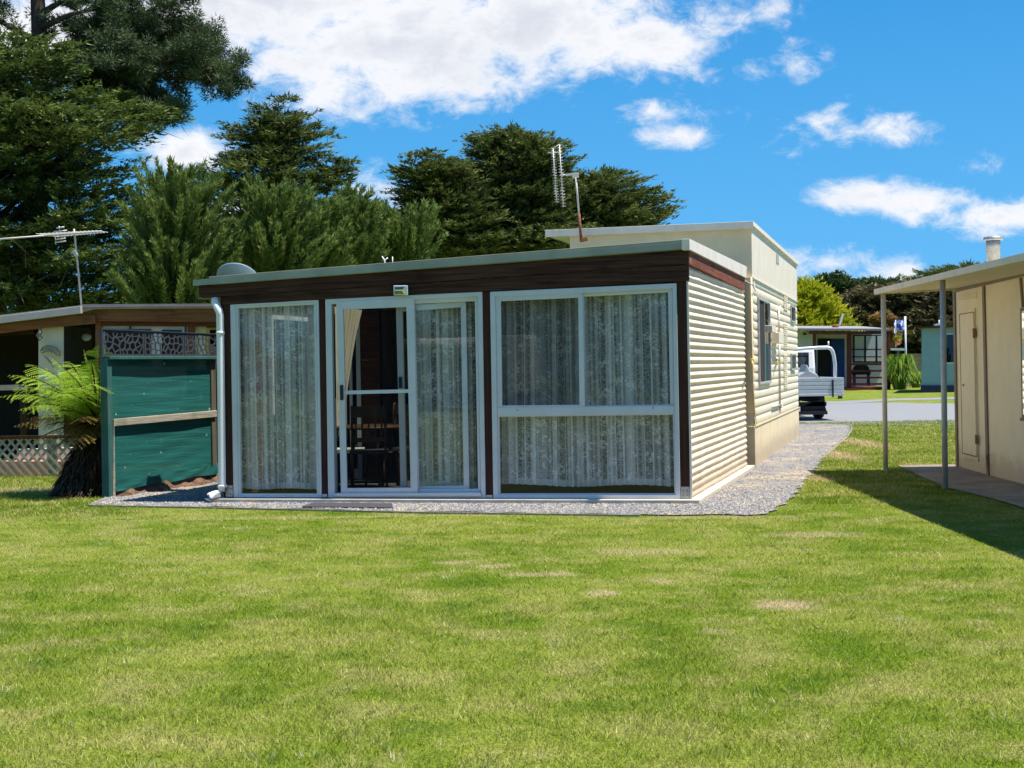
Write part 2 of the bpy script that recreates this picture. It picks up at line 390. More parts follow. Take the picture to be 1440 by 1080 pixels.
def shademat():
    m, t, out = newmat('teal_shade_cloth'); p = t.pos()
    g = t.noise(t.scale(p, (1.5, 1.5, 40)), 1, 5, .6, .4); k = t.noise(p, 7, 4); h = t.noise(p, 14, 2, .4)
    c = t.mix(t.ss(g, .3, .7), (.000,.082,.074), (.003,.122,.106))
    c = t.mix(t.ss(k, .62, .70, 0, .35), c, (.015,.18,.155))
    c = t.mix(t.ss(h, .73, .75, 0, .8), c, (.30,.45,.38))
    d = t.n('ShaderNodeBsdfPrincipled', i_Base_Color=c, i_Roughness=.7); t.set(d.inputs['Normal'], t.bump(g, .35, .015))
    tr = t.n('ShaderNodeBsdfTransparent'); ms = t.n('ShaderNodeMixShader', i_0=.96, i_1=tr.outputs[0], i_2=d.outputs[0])
    t.set(out.inputs[0], ms); return m
M['shade'] = shademat()
def flagmat():
    m, t, out = newmat('blue_white_flag'); n = t.noise(t.pos(), 5, 2, .5)
    c = t.mix(t.ss(n, .46, .54), (.05,.12,.50), (.70,.74,.85))
    d = t.n('ShaderNodeBsdfDiffuse', i_Color=c); t.set(out.inputs[0], d); return m
M['flag'] = flagmat()

# ------------------------------------------------------------------ world, sun, camera
SUN_EL, SUN_AZ = R(69), math.atan2(.98, -.185)        # azimuth clockwise from +Y
sd = Vector((math.sin(SUN_AZ)*math.cos(SUN_EL), math.cos(SUN_AZ)*math.cos(SUN_EL), math.sin(SUN_EL)))
L = bpy.data.lights.new('sun', 'SUN'); L.energy = 5.0; L.angle = R(.53); L.color = (1, .94, .83)
so = bpy.data.objects.new('sun', L); col.objects.link(so); so.rotation_euler = sd.to_track_quat('Z', 'Y').to_euler(); so.location = (20, -5, 40)
W = bpy.data.worlds.new('World'); scn.world = W; W.use_nodes = True; t = NT(W.node_tree)
wo = t.n('ShaderNodeOutputWorld'); bg = t.n('ShaderNodeBackground', i_Strength=.070)
sky = t.n('ShaderNodeTexSky'); sky.sky_type = 'NISHITA'; sky.sun_disc = False; sky.sun_elevation = SUN_EL; sky.sun_rotation = SUN_AZ
sky.altitude = 0; sky.air_density = 1.0; sky.dust_density = .25; sky.ozone_density = 1.6
tc = t.n('ShaderNodeTexCoord').outputs['Generated']
sp = t.n('ShaderNodeSeparateXYZ', i_0=tc)
Yp = t.math('MAXIMUM', t.math('ABSOLUTE', sp.outputs[1]), .04)
u = t.math('DIVIDE', sp.outputs[0], Yp); v = t.math('DIVIDE', sp.outputs[2], Yp)
uv = t.n('ShaderNodeCombineXYZ', i_0=u, i_1=v).outputs[0]
n1 = t.noise(t.scale(uv, (1, 1.5, 1)), 13, 8, .62, .3); n2 = t.noise(t.scale(uv, (1, 1.6, 1)), 42, 7, .68, .5); n0 = t.noise(t.scale(uv, (1, 1.7, 1)), 5, 3, .5)
CL = [  # px centre, px radii, weight
 (400,-10,280,110,1.5),(560,60,250,95,1.6),(760,25,190,100,1.55),(900,55,110,52,1.3),(985,28,45,22,.9),(300,-60,300,120,1.5),(650,-60,330,110,1.5),(980,-70,120,40,.9),
 (262,212,75,36,1.3),(300,320,130,45,.8),(80,40,200,60,1.2),(345,122,45,22,.55),(530,300,60,40,.7),(975,68,22,16,.5),(985,100,45,12,.42),
 (1118,92,30,20,1.15),(1075,100,40,14,.75),(1060,159,22,14,1.0),(1030,160,45,10,.5),(1150,172,62,22,.95),(1215,184,64,16,1.0),(955,190,34,11,.85),(922,157,32,10,.85),
 (1090,15,20,14,1.0),(1215,276,70,24,1.05),(1300,280,85,30,1.15),(1410,304,95,28,1.2),(1160,370,50,18,1.2),(1373,233,20,12,.85),(1262,386,55,16,1.0),(1112,212,14,9,.5),
 (1450,385,90,20,.9),(1000,-10,60,20,.5)]
dens = None; shade_ = None
for (x, y, rx, ry, w) in CL:
    a, b = ray(x, y)
    if rx < 70: rx *= 1.45; ry *= 1.5; w *= .62
    d = t.vmath('SUBTRACT', uv, (a, b, 0)); d = t.vmath('MULTIPLY', d, (F/rx/1.25, F/ry/1.25, 0))
    l = t.math('MULTIPLY', t.math('SUBTRACT', 1.0, t.vmath('LENGTH', d), clamp=False), w)
    dens = l if dens is None else t.math('MAXIMUM', dens, l)
nn = t.math('ADD', t.math('MULTIPLY', t.math('SUBTRACT', n1, .5), 2.3), t.math('MULTIPLY', t.math('SUBTRACT', n2, .5), 1.5))
den = t.math('ADD', dens, nn)
mask = t.ss(den, .0, .95)
mask = t.math('MULTIPLY', mask, t.ss(dens, -.25, .1))
# other clouds overhead and behind
n3 = t.noise(tc, 2.6, 7, .6, .3); gen = t.math('MULTIPLY', t.ss(n3, .56, .68), t.ss(sp.outputs[1], .25, -.1))
mask = t.math('MAXIMUM', mask, t.math('MULTIPLY', gen, .8))
el = t.math('MAXIMUM', sp.outputs[2], 0.0)
grad = t.mix(t.ss(el, -.05, .42), (.95,4.3,8.2), (.06,2.15,5.9))
grad = t.mix(t.ss(el, .3, 1.0), grad, (.12,1.5,4.4))
skc = t.mix(.93, sky.outputs[0], grad)
body = t.ss(t.math('ADD', den, t.math('MULTIPLY', t.math('SUBTRACT', n0, .5), 1.6)), .5, 1.7)
cc = t.mix(body, (8.0,8.1,8.4), (5.9,6.2,6.9))
fin = t.mix(mask, skc, cc)
t.set(bg.inputs[0], fin); t.set(wo.inputs[0], bg)

cam = bpy.data.cameras.new('camera'); co = bpy.data.objects.new('camera', cam); col.objects.link(co)
cam.sensor_width = 36; cam.lens = 36*F/1440; cam.shift_y = -(540-CY)/1440; cam.clip_end = 2000; cam.clip_start = .05
co.matrix_world = Matrix.Translation((0, 0, H)) @ Matrix.Rotation(S, 4, 'Y') @ Matrix.Rotation(R(90), 4, 'X')
scn.camera = co
vs = scn.view_settings; vs.view_transform = 'Standard'; vs.look = 'None'; vs.exposure = .80; vs.gamma = 1; vs.use_curve_mapping = False

# ------------------------------------------------------------------ ground and paving
def sheet(name, pts, z, mat, kind='structure'):
    m = MB(); m.add([(p[0], p[1], z) for p in pts], [tuple(range(len(pts)))])
    o = m.build(name, mat)
    if o.data.polygons[0].normal.z < 0: o.data.flip_normals()
    return tag(o, kind=kind)
sheet('ground', [(-700,-300),(700,-300),(700,1200),(-700,1200)], 0, M['lawn'])
gl = lambda *a: [G(x, y) for x, y in a]
ZS = .055
# annex corner survey
CR = G(970.6, 701.0, ZS); CL_ = G(310.0, 699.5, ZS); SB = G(1049.6, 654.3, ZS)
FR = Plane(CR, CL_)        # facade, t runs left
SD = Plane(CR, SB)         # right side, t runs back
if SD.n.x < 0: SD.n = -SD.n
VC = G(1061.5, 657); VE = G(1123, 614)
VS = Plane(VC, VE)
if VS.n.x < 0: VS.n = -VS.n
gpath = gl((125,711),(300,714),(600,721),(900,725),(1050,725.5),(1076,723.5),(1092,718),(1102,710),(1110,702),(1122,690),(1142,664),(1158,644),(1176,628),(1192,614),(1198,604),(1194,598))
def wobble(pts):
    rr_ = random.Random(3); out = [pts[0]]
    for a, b in zip(pts, pts[1:]):
        n = max(1, int((b-a).length/.16))
        for k in range(1, n+1):
            p = a.lerp(b, k/n); w = .035 if p.y < 14.6 else .06; out.append(p+Vector((rr_.uniform(-w, w), rr_.uniform(-w, w)*1.3, 0)))
    return out
gpath = wobble(gpath)
gback = [G(1100,597), VE+Vector((0,2,0)), VE-VS.n*.3, VC-VS.n*.3, SB-SD.n*.3, Vector((-2.2,19.5,0)), G(300,674), G(158,697)]
gpoly = gpath+gback
gravel = sheet('gravel_path', gpoly, .012, M['gravel_dry'])
road = sheet('road', gl((900,598),(1120,597),(1250,598),(1345,598.5),(1700,598),(2400,592),(2400,566),(1700,568),(1345,567.5),(1240,566.5),(1120,566),(900,565)), .004, M['road'])
sheet('side_path', gl((1090,566),(1180,564.5),(1260,560.8),(1345,558.8),(1700,553),(1700,556),(1345,561.5),(1260,563.5),(1180,568)), .008, M['road'])
WA = G(1344, 655.2, .03); WB = G(1439, 681, .03)
RW = Plane(WA, WB)
if RW.n.x > 0: RW.n = -RW.n
far_p = WB+(WB-WA)*2.2
patio = [G(1262,655.5), G(1300,655), WA+Vector((2.5,.3,0)), far_p+Vector((2,0,0)), far_p+RW.n*1.28, G(1440,716), G(1385,700), G(1334,688), G(1296,672)]
sheet('patio', patio, .016, M['patio'])

# concrete kerb strip at the front of the gravel
m = MB()
for (a, b) in (((125,712.5),(300,715.5)), ((300,715.5),(600,722.5)), ((600,722.5),(900,726.5))):
    m.bar(G(*a)+Vector((0,0,-.006)), G(*b)+Vector((0,0,-.006)), .03, .05)
tag(m.build('garden_edging', M['post_wood']), 'thin concrete edging strip between gravel and lawn along the annexe', 'edging')
m = MB(); pts = [G(x, y)+Vector((0,0,.008)) for x, y in ((1158,644.5),(1176,628.5),(1192,614.5),(1198.5,604),(1196,598))]
m.tube(pts, .016, 6)
tag(m.build('edging_hose', M['post_wood']), 'pale thin curved edging along the gravel path near the road', 'edging')

def inpoly(X, Y, poly):
    r = np.zeros(len(X), bool); n = len(poly)
    for i in range(n):
        x0, y0 = poly[i][0], poly[i][1]; x1, y1 = poly[(i+1) % n][0], poly[(i+1) % n][1]
        if y0 == y1: continue
        c = ((y0 > Y) != (y1 > Y)) & (X < (x1-x0)*(Y-y0)/(y1-y0)+x0); r ^= c
    return r
# grass blades
def vnoise(X, Y, sc, seed):
    g = np.random.default_rng(seed).random((64, 64)); x = X*sc; y = Y*sc
    xi = np.floor(x).astype(int); yi = np.floor(y).astype(int); fx = x-xi; fy = y-yi
    fx = fx*fx*(3-2*fx); fy = fy*fy*(3-2*fy)
    q = lambda a, b: g[a % 64, b % 64]
    return (q(xi,yi)*(1-fx)+q(xi+1,yi)*fx)*(1-fy)+(q(xi,yi+1)*(1-fx)+q(xi+1,yi+1)*fx)*fy
def blades(N, Y0, Y1, expo, hgt, wid, xr=None):
    k = 2-expo; uu = rng.random(N)
    Y = (Y0**k+uu*(Y1**k-Y0**k))**(1/k) if abs(k) > 1e-3 else Y0*(Y1/Y0)**uu
    X = (rng.random(N)*2-1)*(.40*Y+.5)
    if xr is not None: X = rng.uniform(xr[0], xr[1], N)*Y
    keep = np.ones(N, bool); jx = rng.normal(0, .03, N)+.07*(vnoise(X, Y, 2.6, 21)-.5); jy = rng.normal(0, .04, N)+.14*(vnoise(X, Y, 3.1, 22)-.35)
    for pg in (gpoly, patio, [WA, far_p, far_p+Vector((8,0,0)), WA+Vector((8,0,0))], [CR, CL_, CL_+Vector((1,6,0)), SB]):
        keep &= ~inpoly(X+jx, Y+jy, pg)
    X, Y = X[keep], Y[keep]; n = len(X)
    cl = vnoise(X, Y, 1.3, 3)*.5+vnoise(X, Y, 6, 4)*.5
    h = hgt*(.55+.7*cl)*(.6+.8*rng.random(n)); ang = rng.random(n)*2*np.pi; lean = .2+1.3*rng.random(n)
    wa = rng.random(n)*2*np.pi; w = wid*(.7+.6*rng.random(n))*(1+np.maximum(0, Y-8)*.045)
    h = h*(1+np.maximum(0, Y-10)*.012)
    base = np.stack([X, Y, np.zeros(n)-.003], 1)
    side = np.stack([np.cos(wa)*w/2, np.sin(wa)*w/2, np.zeros(n)], 1)
    tip = base+np.stack([np.cos(ang)*h*lean, np.sin(ang)*h*lean, h], 1)
    V = np.concatenate([base-side, base+side, tip], 1).reshape(-1, 3)
    a = np.repeat(rng.random(n)*.75+vnoise(X, Y, 11, 8)*.25, 3)
    return V, a
def mkblades():
    A = [blades(170000, 4.6, 8.5, 0.6, .023, .0042), blades(270000, 8.5, 24, 1.9, .022, .0048), blades(60000, 14, 33, 1.2, .03, .008, (.20,.36)), blades(30000, 14, 22, .8, .03, .007, (-.42,-.26))]
    V = np.concatenate([a[0] for a in A]); r = np.concatenate([a[1] for a in A])
    T = np.arange(len(V)).reshape(-1, 3)
    return bigmesh('grass', V, T, M['blades'], None, r)
tag(mkblades(), 'short mown green lawn grass with dry straw patches', 'grass', kind='stuff')

def tufts():
    n = 260; k = 20; Y = 4.8*(15/4.8)**rng.random(n); X = (rng.random(n)*2-1)*.40*Y; keep = np.ones(n, bool)
    for pg in (gpoly, patio): keep &= ~inpoly(X, Y, pg)
    X, Y = X[keep], Y[keep]; n = len(X); i = np.repeat(np.arange(n), k); N = n*k
    a = rng.random(N)*6.283; rr = .05*rng.random(N)**.5*(.6+1.2*rng.random(n))[i]; B = np.stack([X[i]+np.cos(a)*rr, Y[i]+np.sin(a)*rr, np.zeros(N)-.002], 1)
    h = (.018+.016*rng.random(n))[i]*(.6+.7*rng.random(N)); wa = rng.random(N)*6.283; s_ = np.stack([np.cos(wa), np.sin(wa), np.zeros(N)], 1)*.0028
    T = B+np.stack([np.cos(a)*h*.7, np.sin(a)*h*.7, h], 1); V = np.concatenate([B-s_, B+s_, T], 1).reshape(-1, 3)
    return bigmesh('grass_tufts', V, np.arange(len(V)).reshape(-1, 3), M['blades'], None, np.repeat(np.clip(rng.choice([.2,.4,.6,.97], n)[i]+.1*rng.random(N), 0, 1), 3))
tag(tufts(), 'longer tufts and dry wisps scattered in the mown lawn', 'grass', kind='stuff')

# loose stones on the gravel
def mkstones(N):
    xs = [p[0] for p in gpoly]; ys = [p[1] for p in gpoly]
    X = rng.uniform(min(xs), max(xs), N); Y = 14+(max(ys)-14)*rng.random(N)**1.8; Y = np.where(rng.random(N) < .5, rng.uniform(min(ys), 16, N), Y)
    k = inpoly(X, Y, gpoly) & ~inpoly(X, Y, [CR, CL_, CL_+Vector((1,6,0)), SB]); X, Y = X[k], Y[k]; n = len(X)
    s = rng.uniform(.006, .014, n); O = np.stack([X, Y, np.full(n, .014)], 1)
    dirs = np.array([[1,0,0],[0,1,0],[-1,0,0],[0,-1,0],[0,0,.8]]); a = rng.random(n)*6.28
    V = np.zeros((n, 5, 3))
    for i, d in enumerate(dirs):
        r = s*(.7+.6*rng.random(n))
        V[:, i, 0] = O[:,0]+(d[0]*np.cos(a)-d[1]*np.sin(a))*r; V[:, i, 1] = O[:,1]+(d[0]*np.sin(a)+d[1]*np.cos(a))*r; V[:, i, 2] = O[:,2]+d[2]*r
    T = (np.array([[0,1,4],[1,2,4],[2,3,4],[3,0,4]])[None]+np.arange(n)[:,None,None]*5).reshape(-1, 3)
    return bigmesh('gravel_stones', V.reshape(-1, 3), T, M['stones'], None, np.repeat(rng.random(n), 5))
tag(mkstones(90000), 'loose blue grey gravel stones around the annexe', 'gravel', kind='stuff')

# ================================================================== ANNEXE
AN = thing('annexe', FR.w(FR.L/2, 0), 'cream and dark brown flat roofed glass fronted annexe on the gravel', 'annexe')
tFL, _ = FR.hit(310, 699.5)
# slab
m = MB(); o1, o2 = FR.w(-.10, 0, .13), FR.w(FR.L+.05, 0, .13); b1 = SD.w(SD.L+.1, 0, .10); b2 = o2+(b1-o1)
z = lambda p, h: Vector((p.x, p.y, h))
m.prism([z(q, -.02) for q in (o1, o2, b2, b1)], [z(q, ZS-.004) for q in (o1, o2, b2, b1)])
m.build('slab', M['concrete'], AN, .004)
# interior floor
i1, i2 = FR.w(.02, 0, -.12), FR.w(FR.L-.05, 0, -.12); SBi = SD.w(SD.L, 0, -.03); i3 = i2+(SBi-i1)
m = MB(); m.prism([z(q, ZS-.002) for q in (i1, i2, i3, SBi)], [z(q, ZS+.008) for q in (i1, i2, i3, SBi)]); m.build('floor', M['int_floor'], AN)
# fascia
m = MB(); m.pq(FR, [(281,402.2),(296,400.2),(968.4,350),(968.6,370.8),(300,417.6),(283,418.6)], -.02, .042)
m.build('fascia_board', M['brown_h'], AN, .004)
m = MB(); m.pq(FR, [(311.8,418.6),(968.6,372.2),(969,394.8),(957,395.6),(701,408.6),(580,414.6),(447,421.6),(323.4,427.4),(312,427.6)][:3]+[(323.4,427.6),(312,428)], -.02, .028)
m.build('fascia_board', M['brown_h'], AN, .003)
m = MB(); m.pq(FR, [(293.5,389),(968,336.2),(968.4,350.6),(296.5,400.6)], -.01, .056)
m.build('front_flashing', M['flash'], AN, .004)
m = MB(); m.pq(SD, [(969.6,335.6),(1050.5,375.0),(1049.5,391),(970,351)], -.02, .06)
for k in range(22):
    tt = .12+k*.215; ztop = SD.hit(969.6, 335.6, .06)[1]
m.build('side_flashing', M['flash_side'], AN, .003)
m = MB(); m.pq(SD, [(969.4,351.2),(1047.8,390.6),(1046.8,408.6),(969.4,371.5)], -.02, .035)
m.build('side_board', M['brown_side'], AN, .003)
# left end board of the eave
zt = FR.hit(296, 400.6)[1]; zb = FR.hit(300, 417.6)[1]
LL = FR.w(FR.L+.22, 0); ldir = (SBi-i1).normalized()
m = MB(); p0 = FR.w(FR.L+.20, 0, .02); m.prism([z(q, zb) for q in (p0, p0-FR.u*.05, p0-FR.u*.05+ldir*4.6, p0+ldir*4.6)], [z(q, zt) for q in (p0, p0-FR.u*.05, p0-FR.u*.05+ldir*4.6, p0+ldir*4.6)])
m.build('end_board', M['brown_h'], AN)
# roof sheet with ribs
zr_r = FR.hit(968, 336.2, .1)[1]-.03; zr_l = FR.hit(293.5, 389, .1)[1]-.03; zback = SD.hit(1050.5, 375, .06)[1]-.03
A_, B_ = FR.w(-.03, zr_r, .08), FR.w(FR.L+.24, zr_l, .08); D_ = SD.w(SD.L+.05, zback, .0); C2 = D_+(B_-A_); C2.z = zback-(zr_r-zr_l)
def rq4(s0, s1, f0, f1, up, dn):
    def pt(s_, f_): return A_.lerp(B_, s_).lerp(D_.lerp(C2, s_), f_)
    q = [pt(s0,f0), pt(s1,f0), pt(s1,f1), pt(s0,f1)]; return [p+Vector((0,0,dn)) for p in q], [p+Vector((0,0,up)) for p in q]
SK = (.42, .93, .13, .46)  # extent of the added roof opening
def holed(m, up, dn, f00=0.0):
    for r4 in ((0,1,f00,SK[2]),(0,1,SK[3],1),(0,SK[0],SK[2],SK[3]),(SK[1],1,SK[2],SK[3])): m.prism(*rq4(*r4, up, dn))
m = MB(); holed(m, 0, -.06)
for k in range(1, 24):
    f = k/24
    if SK[2]-.01 < f < SK[3]+.01: continue
    a = A_.lerp(D_, f); b = B_.lerp(C2, f); m.bar(a+Vector((0,0,.006)), b+Vector((0,0,.006)), .04, .022)
m.build('roof', M['roof'], AN)
m = MB(); m.prism(*rq4(*SK, -.02, -.025)); m.build('added_skylight', M['clear'], AN)  # unseen clear sheet added so sun reaches the cream curtain
m = MB(); holed(m, -.14, -.20, .025); m.build('ceiling', M['int_ceiling'], AN)
# corrugated side wall
def corr_wall(pl, t0, t1, z0, ztop, per=.0762, amp=.009, name='corrugated_wall', mat='cream_corr', parent=AN, segs=8, seam=True):
    m = MB(); zz = []; zc = z0
    while zc < ztop(1e9 if False else t0)+.02 or zc < ztop(t1)+.02:
        zz.append(zc); zc += per/segs
    N = 40; vs = []; 
    for i, zq in enumerate(zz):
        for k in range(N+1):
            tt = t0+(t1-t0)*k/N
            d = amp*math.sin(2*math.pi*(zq-z0)/per)
            d += .004*math.sin(tt*3.1+zq*.7)*math.sin(zq*5)+.003*math.sin(tt*9+1)
            d += .0035*int(3*(tt-t0)/(t1-t0+.001))
            vs.append(pl.w(tt, min(zq, ztop(tt)), d))
    fs = [(i*(N+1)+k, i*(N+1)+k+1, (i+1)*(N+1)+k+1, (i+1)*(N+1)+k) for i in range(len(zz)-1) for k in range(N)]
    m.add(vs, fs, True); return m.build(name, M[mat], parent)
zs0 = SD.hit(969.4, 371.5)[1]+.03; zs1 = SD.hit(1046.8, 408.6)[1]+.03
corr_wall(SD, .012, SD.L-.005, ZS, lambda tt: zs0+(zs1-zs0)*min(1, tt/SD.L))
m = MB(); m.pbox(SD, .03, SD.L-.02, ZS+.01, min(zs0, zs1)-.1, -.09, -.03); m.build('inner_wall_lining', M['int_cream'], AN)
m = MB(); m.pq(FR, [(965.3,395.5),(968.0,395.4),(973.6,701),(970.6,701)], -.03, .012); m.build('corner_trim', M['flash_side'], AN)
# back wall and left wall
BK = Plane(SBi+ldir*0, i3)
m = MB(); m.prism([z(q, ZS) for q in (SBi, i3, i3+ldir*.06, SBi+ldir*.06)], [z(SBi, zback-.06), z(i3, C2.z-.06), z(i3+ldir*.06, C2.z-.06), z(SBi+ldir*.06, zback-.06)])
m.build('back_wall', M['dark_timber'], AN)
m = MB(); q0 = FR.w(FR.L-.03, 0, -.02)
def lw(f0, f1, z0, z1, mm, o0=0, o1=-.05):
    pp = [q0+FR.u*o0+ldir*f0, q0+FR.u*o1+ldir*f0, q0+FR.u*o1+ldir*f1, q0+FR.u*o0+ldir*f1]; mm.prism([z(q, z0) for q in pp], [z(q, z1) for q in pp])
ztl = C2.z-.08
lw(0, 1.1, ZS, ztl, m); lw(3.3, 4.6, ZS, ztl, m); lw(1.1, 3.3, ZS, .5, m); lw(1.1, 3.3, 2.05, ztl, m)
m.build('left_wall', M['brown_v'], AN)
m = MB(); lw(1.1, 1.16, .5, 2.05, m, .01, -.06); lw(3.24, 3.3, .5, 2.05, m, .01, -.06); lw(1.16, 3.24, .5, .55, m, .01, -.06); lw(1.16, 3.24, 2.0, 2.05, m, .01, -.06); lw(2.17, 2.22, .55, 2.0, m, .0, -.05)  # unseen window, put in to let sky light inside
sw = m.build('window', M['frame'], AN); sw['label'] = 'unseen side window let into the left wall for sky light'
m = MB(); lw(1.16, 3.24, .55, 2.0, m, -.02, -.026); m.build('pane', M['glass'], sw)  # pane of the unseen window added for sky light
# posts with galvanised feet
for (xl, xr, yt, xbl, xbr, yb, gal) in ((312.2,323.2,427.8,316.6,327.9,699.4,1),(448.0,456.4,420.5,452.4,460.8,699.8,0),(678.2,688.6,410,682.8,693.2,701,0),(952.0,965.2,396,957.0,970.5,701.6,1)):
    m = MB(); m.pq(FR, [(xl,yt),(xr,yt-1),(xbr,yb),(xbl,yb)], -.09, .010 if gal else .002)
    po = m.build('post', M['brown_v'], AN, .003)
    m = MB(); h = 17 if gal else 5
    m.pq(FR, [(xbl+.6,yb-h),(xbr-.8,yb-h),(xbr-.8,yb-.5),(xbl+.6,yb-.5)], .003, .02)
    m.build('post_bracket', M['galv'], AN)
    if gal:
        for dx in (.3, .7):
            for dy in (5, 12):
                m = MB(); p = FR.px(xbl+(xbr-xbl)*dx, yb-dy, .022); m.lathe(p-FR.n*.003, [(0,.008),(.006,.006),(.008,0)], 6, FR.n); m.build('bracket_bolt', M['rust'], AN)
m = MB(); m.pq(FR, [(957.2,696.5),(968.5,696.5),(968.8,701.2),(957.3,701.2)], .003, .017); m.build('rusty_foot', M['rust'], AN)
# window 1
def window(name, label, outer, inner, d=(-.06,.016), d2=(-.05,.006), glass='glass', sash=None):
    w = MB().ring(FR, outer, inner, *d).build('window', M['frame'], AN, .003)
    if label: w['label'] = label
    return w
def inset(q, k):      # shrink pixel quad (tl,tr,br,bl)
    (a,b),(c,d),(e,f),(g,h) = q; return [(a+k,b+k),(c-k,d+k),(e-k,f-k),(g+k,h-k)]
def pane(parent, q, d, mat='glass', name='pane'):
    m = MB(); vs = [FR.px(x, y, d) for x, y in q]; m.add(vs, [(0,1,2,3)]); return m.build(name, M[mat], parent)
w1o = [(323.6,428.4),(447.6,421.9),(452.2,699.6),(328.3,699.6)]; w1i = [(334.3,433.6),(441.2,428.2),(445.6,694.2),(338.4,694.2)]
w1m = inset(w1i, -3.4)
w = window('window', 'tall fixed window beside the downpipe', w1o, w1m, (-.06,.02))
f2 = MB().ring(FR, w1m, w1i, -.05, .006).build('frame', M['frame'], w, .003)
pane(w, w1i, -.012)
# window 3
w3o = [(689.0,410.4),(951.3,398.2),(956.8,701.4),(693.6,701.4)]
w3i = [(696.6,418.0),(945.6,405.8),(950.2,695.8),(700.4,695.8)]
w = window('window', 'wide three pane window with sliding upper sash', w3o, w3i, (-.06,.022))
f2 = MB(); f2.pq(FR, [(698.8,573.0),(947.6,570.6),(948.2,582.2),(699.4,585.2)], -.05, .016); f2.build('transom', M['frame'], w, .003)
ul = [(697,417.9),(819.2,411.8),(822.4,573),(699,573)]; uli = [(704.2,423.6),(813,418.6),(814.8,569.2),(706.2,570.2)]
ur = [(815.0,412.2),(945.5,405.8),(948,571.4),(817,572.6)]; uri = [(821.4,417.2),(939.4,411.0),(942.5,568.6),(822.8,570.4)]
lo = [(699.2,585.2),(948.2,582.2),(950.2,695.8),(700.4,695.8)]; loi = [(701.8,586.4),(946.4,583.4),(948.6,694.0),(703.2,694.0)]
sash = MB().ring(FR, ul, uli, -.012, .010).build('sash', M['frame'], w, .003); pane(w, uli, -.004, 'flyscreen', 'insect_screen'); pane(w, uli, -.02)
MB().ring(FR, ur, uri, -.045, -.014).build('sash', M['frame'], w, .003); pane(w, uri, -.03)
MB().ring(FR, lo, loi, -.045, .004).build('sash', M['frame'], w, .003); pane(w, loi, -.02)
for (x, y) in ((727.5,576.5),(918.5,573.5),(761,568)):
    m = MB(); p = FR.px(x, y, .02); m.lathe(p, [(0,.004),(.006,.002),(.007,0)], 6, FR.n); m.build('drain_hole', M['black_plastic'], w)
# door unit
dO = [(457.2,420.9),(678.0,410.2),(682.8,700.4),(461.4,699.8)]
dI = [(466.0,427.6),(671.6,416.6),(676.2,692.8),(470.6,693.6)]
dr = window('sliding_door', None, dO, dI, (-.09,.018)); dr.name = 'door_frame'; dr['label'] = 'white sliding door frame between brown posts'
m = MB(); m.pq(FR, [(470,693.6),(676,692.8),(676.2,698),(470.4,698.6)], .018, .045); m.build('sill', M['frame'], AN, .003)
# fixed right leaf
fo = [(575.5,421.0),(671.6,416.0),(676.0,692.8),(581.5,693.2)]; fi = [(582.8,427.2),(667.4,423.4),(672.2,687.4),(588.8,687.6)]
fx = MB().ring(FR, fo, fi, -.045, -.012).build('fixed_leaf', M['frame'], AN, .003); pane(fx, fi, -.03)
# screen door
so_ = [(472.8,424.4),(581.8,418.4),(587.2,694.2),(479.4,694.4)]; si = [(482.6,435.2),(571.3,431.8),(577.4,685.6),(488.0,686.4)]
sc_ = MB().ring(FR, so_, si, -.004, .024).build('screen_door', M['frame'], AN, .003); sc_['label'] = 'white framed sliding screen door'
m = MB(); m.pq(FR, [(485.0,549.4),(574.6,547.4),(574.8,552.4),(485.2,554.6)], .002, .020); m.build('mid_rail', M['frame'], sc_, .002)
pane(sc_, si, .010, 'flyscreen', 'insect_screen')
m = MB(); m.pq(FR, [(477.6,541.6),(482.4,541.2),(482.8,562.6),(478.2,563)], .024, .034); m.pq(FR, [(479,544),(481.4,544),(481.8,560),(479.4,560)], .034, .055); m.build('handle', M['black_plastic'], sc_, .004)
# open glass door stacked behind the fixed leaf
go = [(556.6,430),(655,424),(660,690),(563.4,690.5)]; gi = [(566.0,438),(648,432),(652,683),(571.6,684)]
gd = MB().ring(FR, go, gi, -.085, -.052).build('glass_door', M['frame'], AN, .003); pane(gd, gi, -.07)
m = MB(); m.pq(FR, [(560.2,530),(564.6,530),(565.0,545.4),(560.6,545.4)], -.05, -.03); m.build('handle', M['black_plastic'], gd, .004)
m = MB(); m.pq(FR, [(469.0,441.4),(470.6,441.4),(472.4,560),(470.4,560)], -.06, -.045) ; m.build('seal_strip', M['black_plastic'], AN)

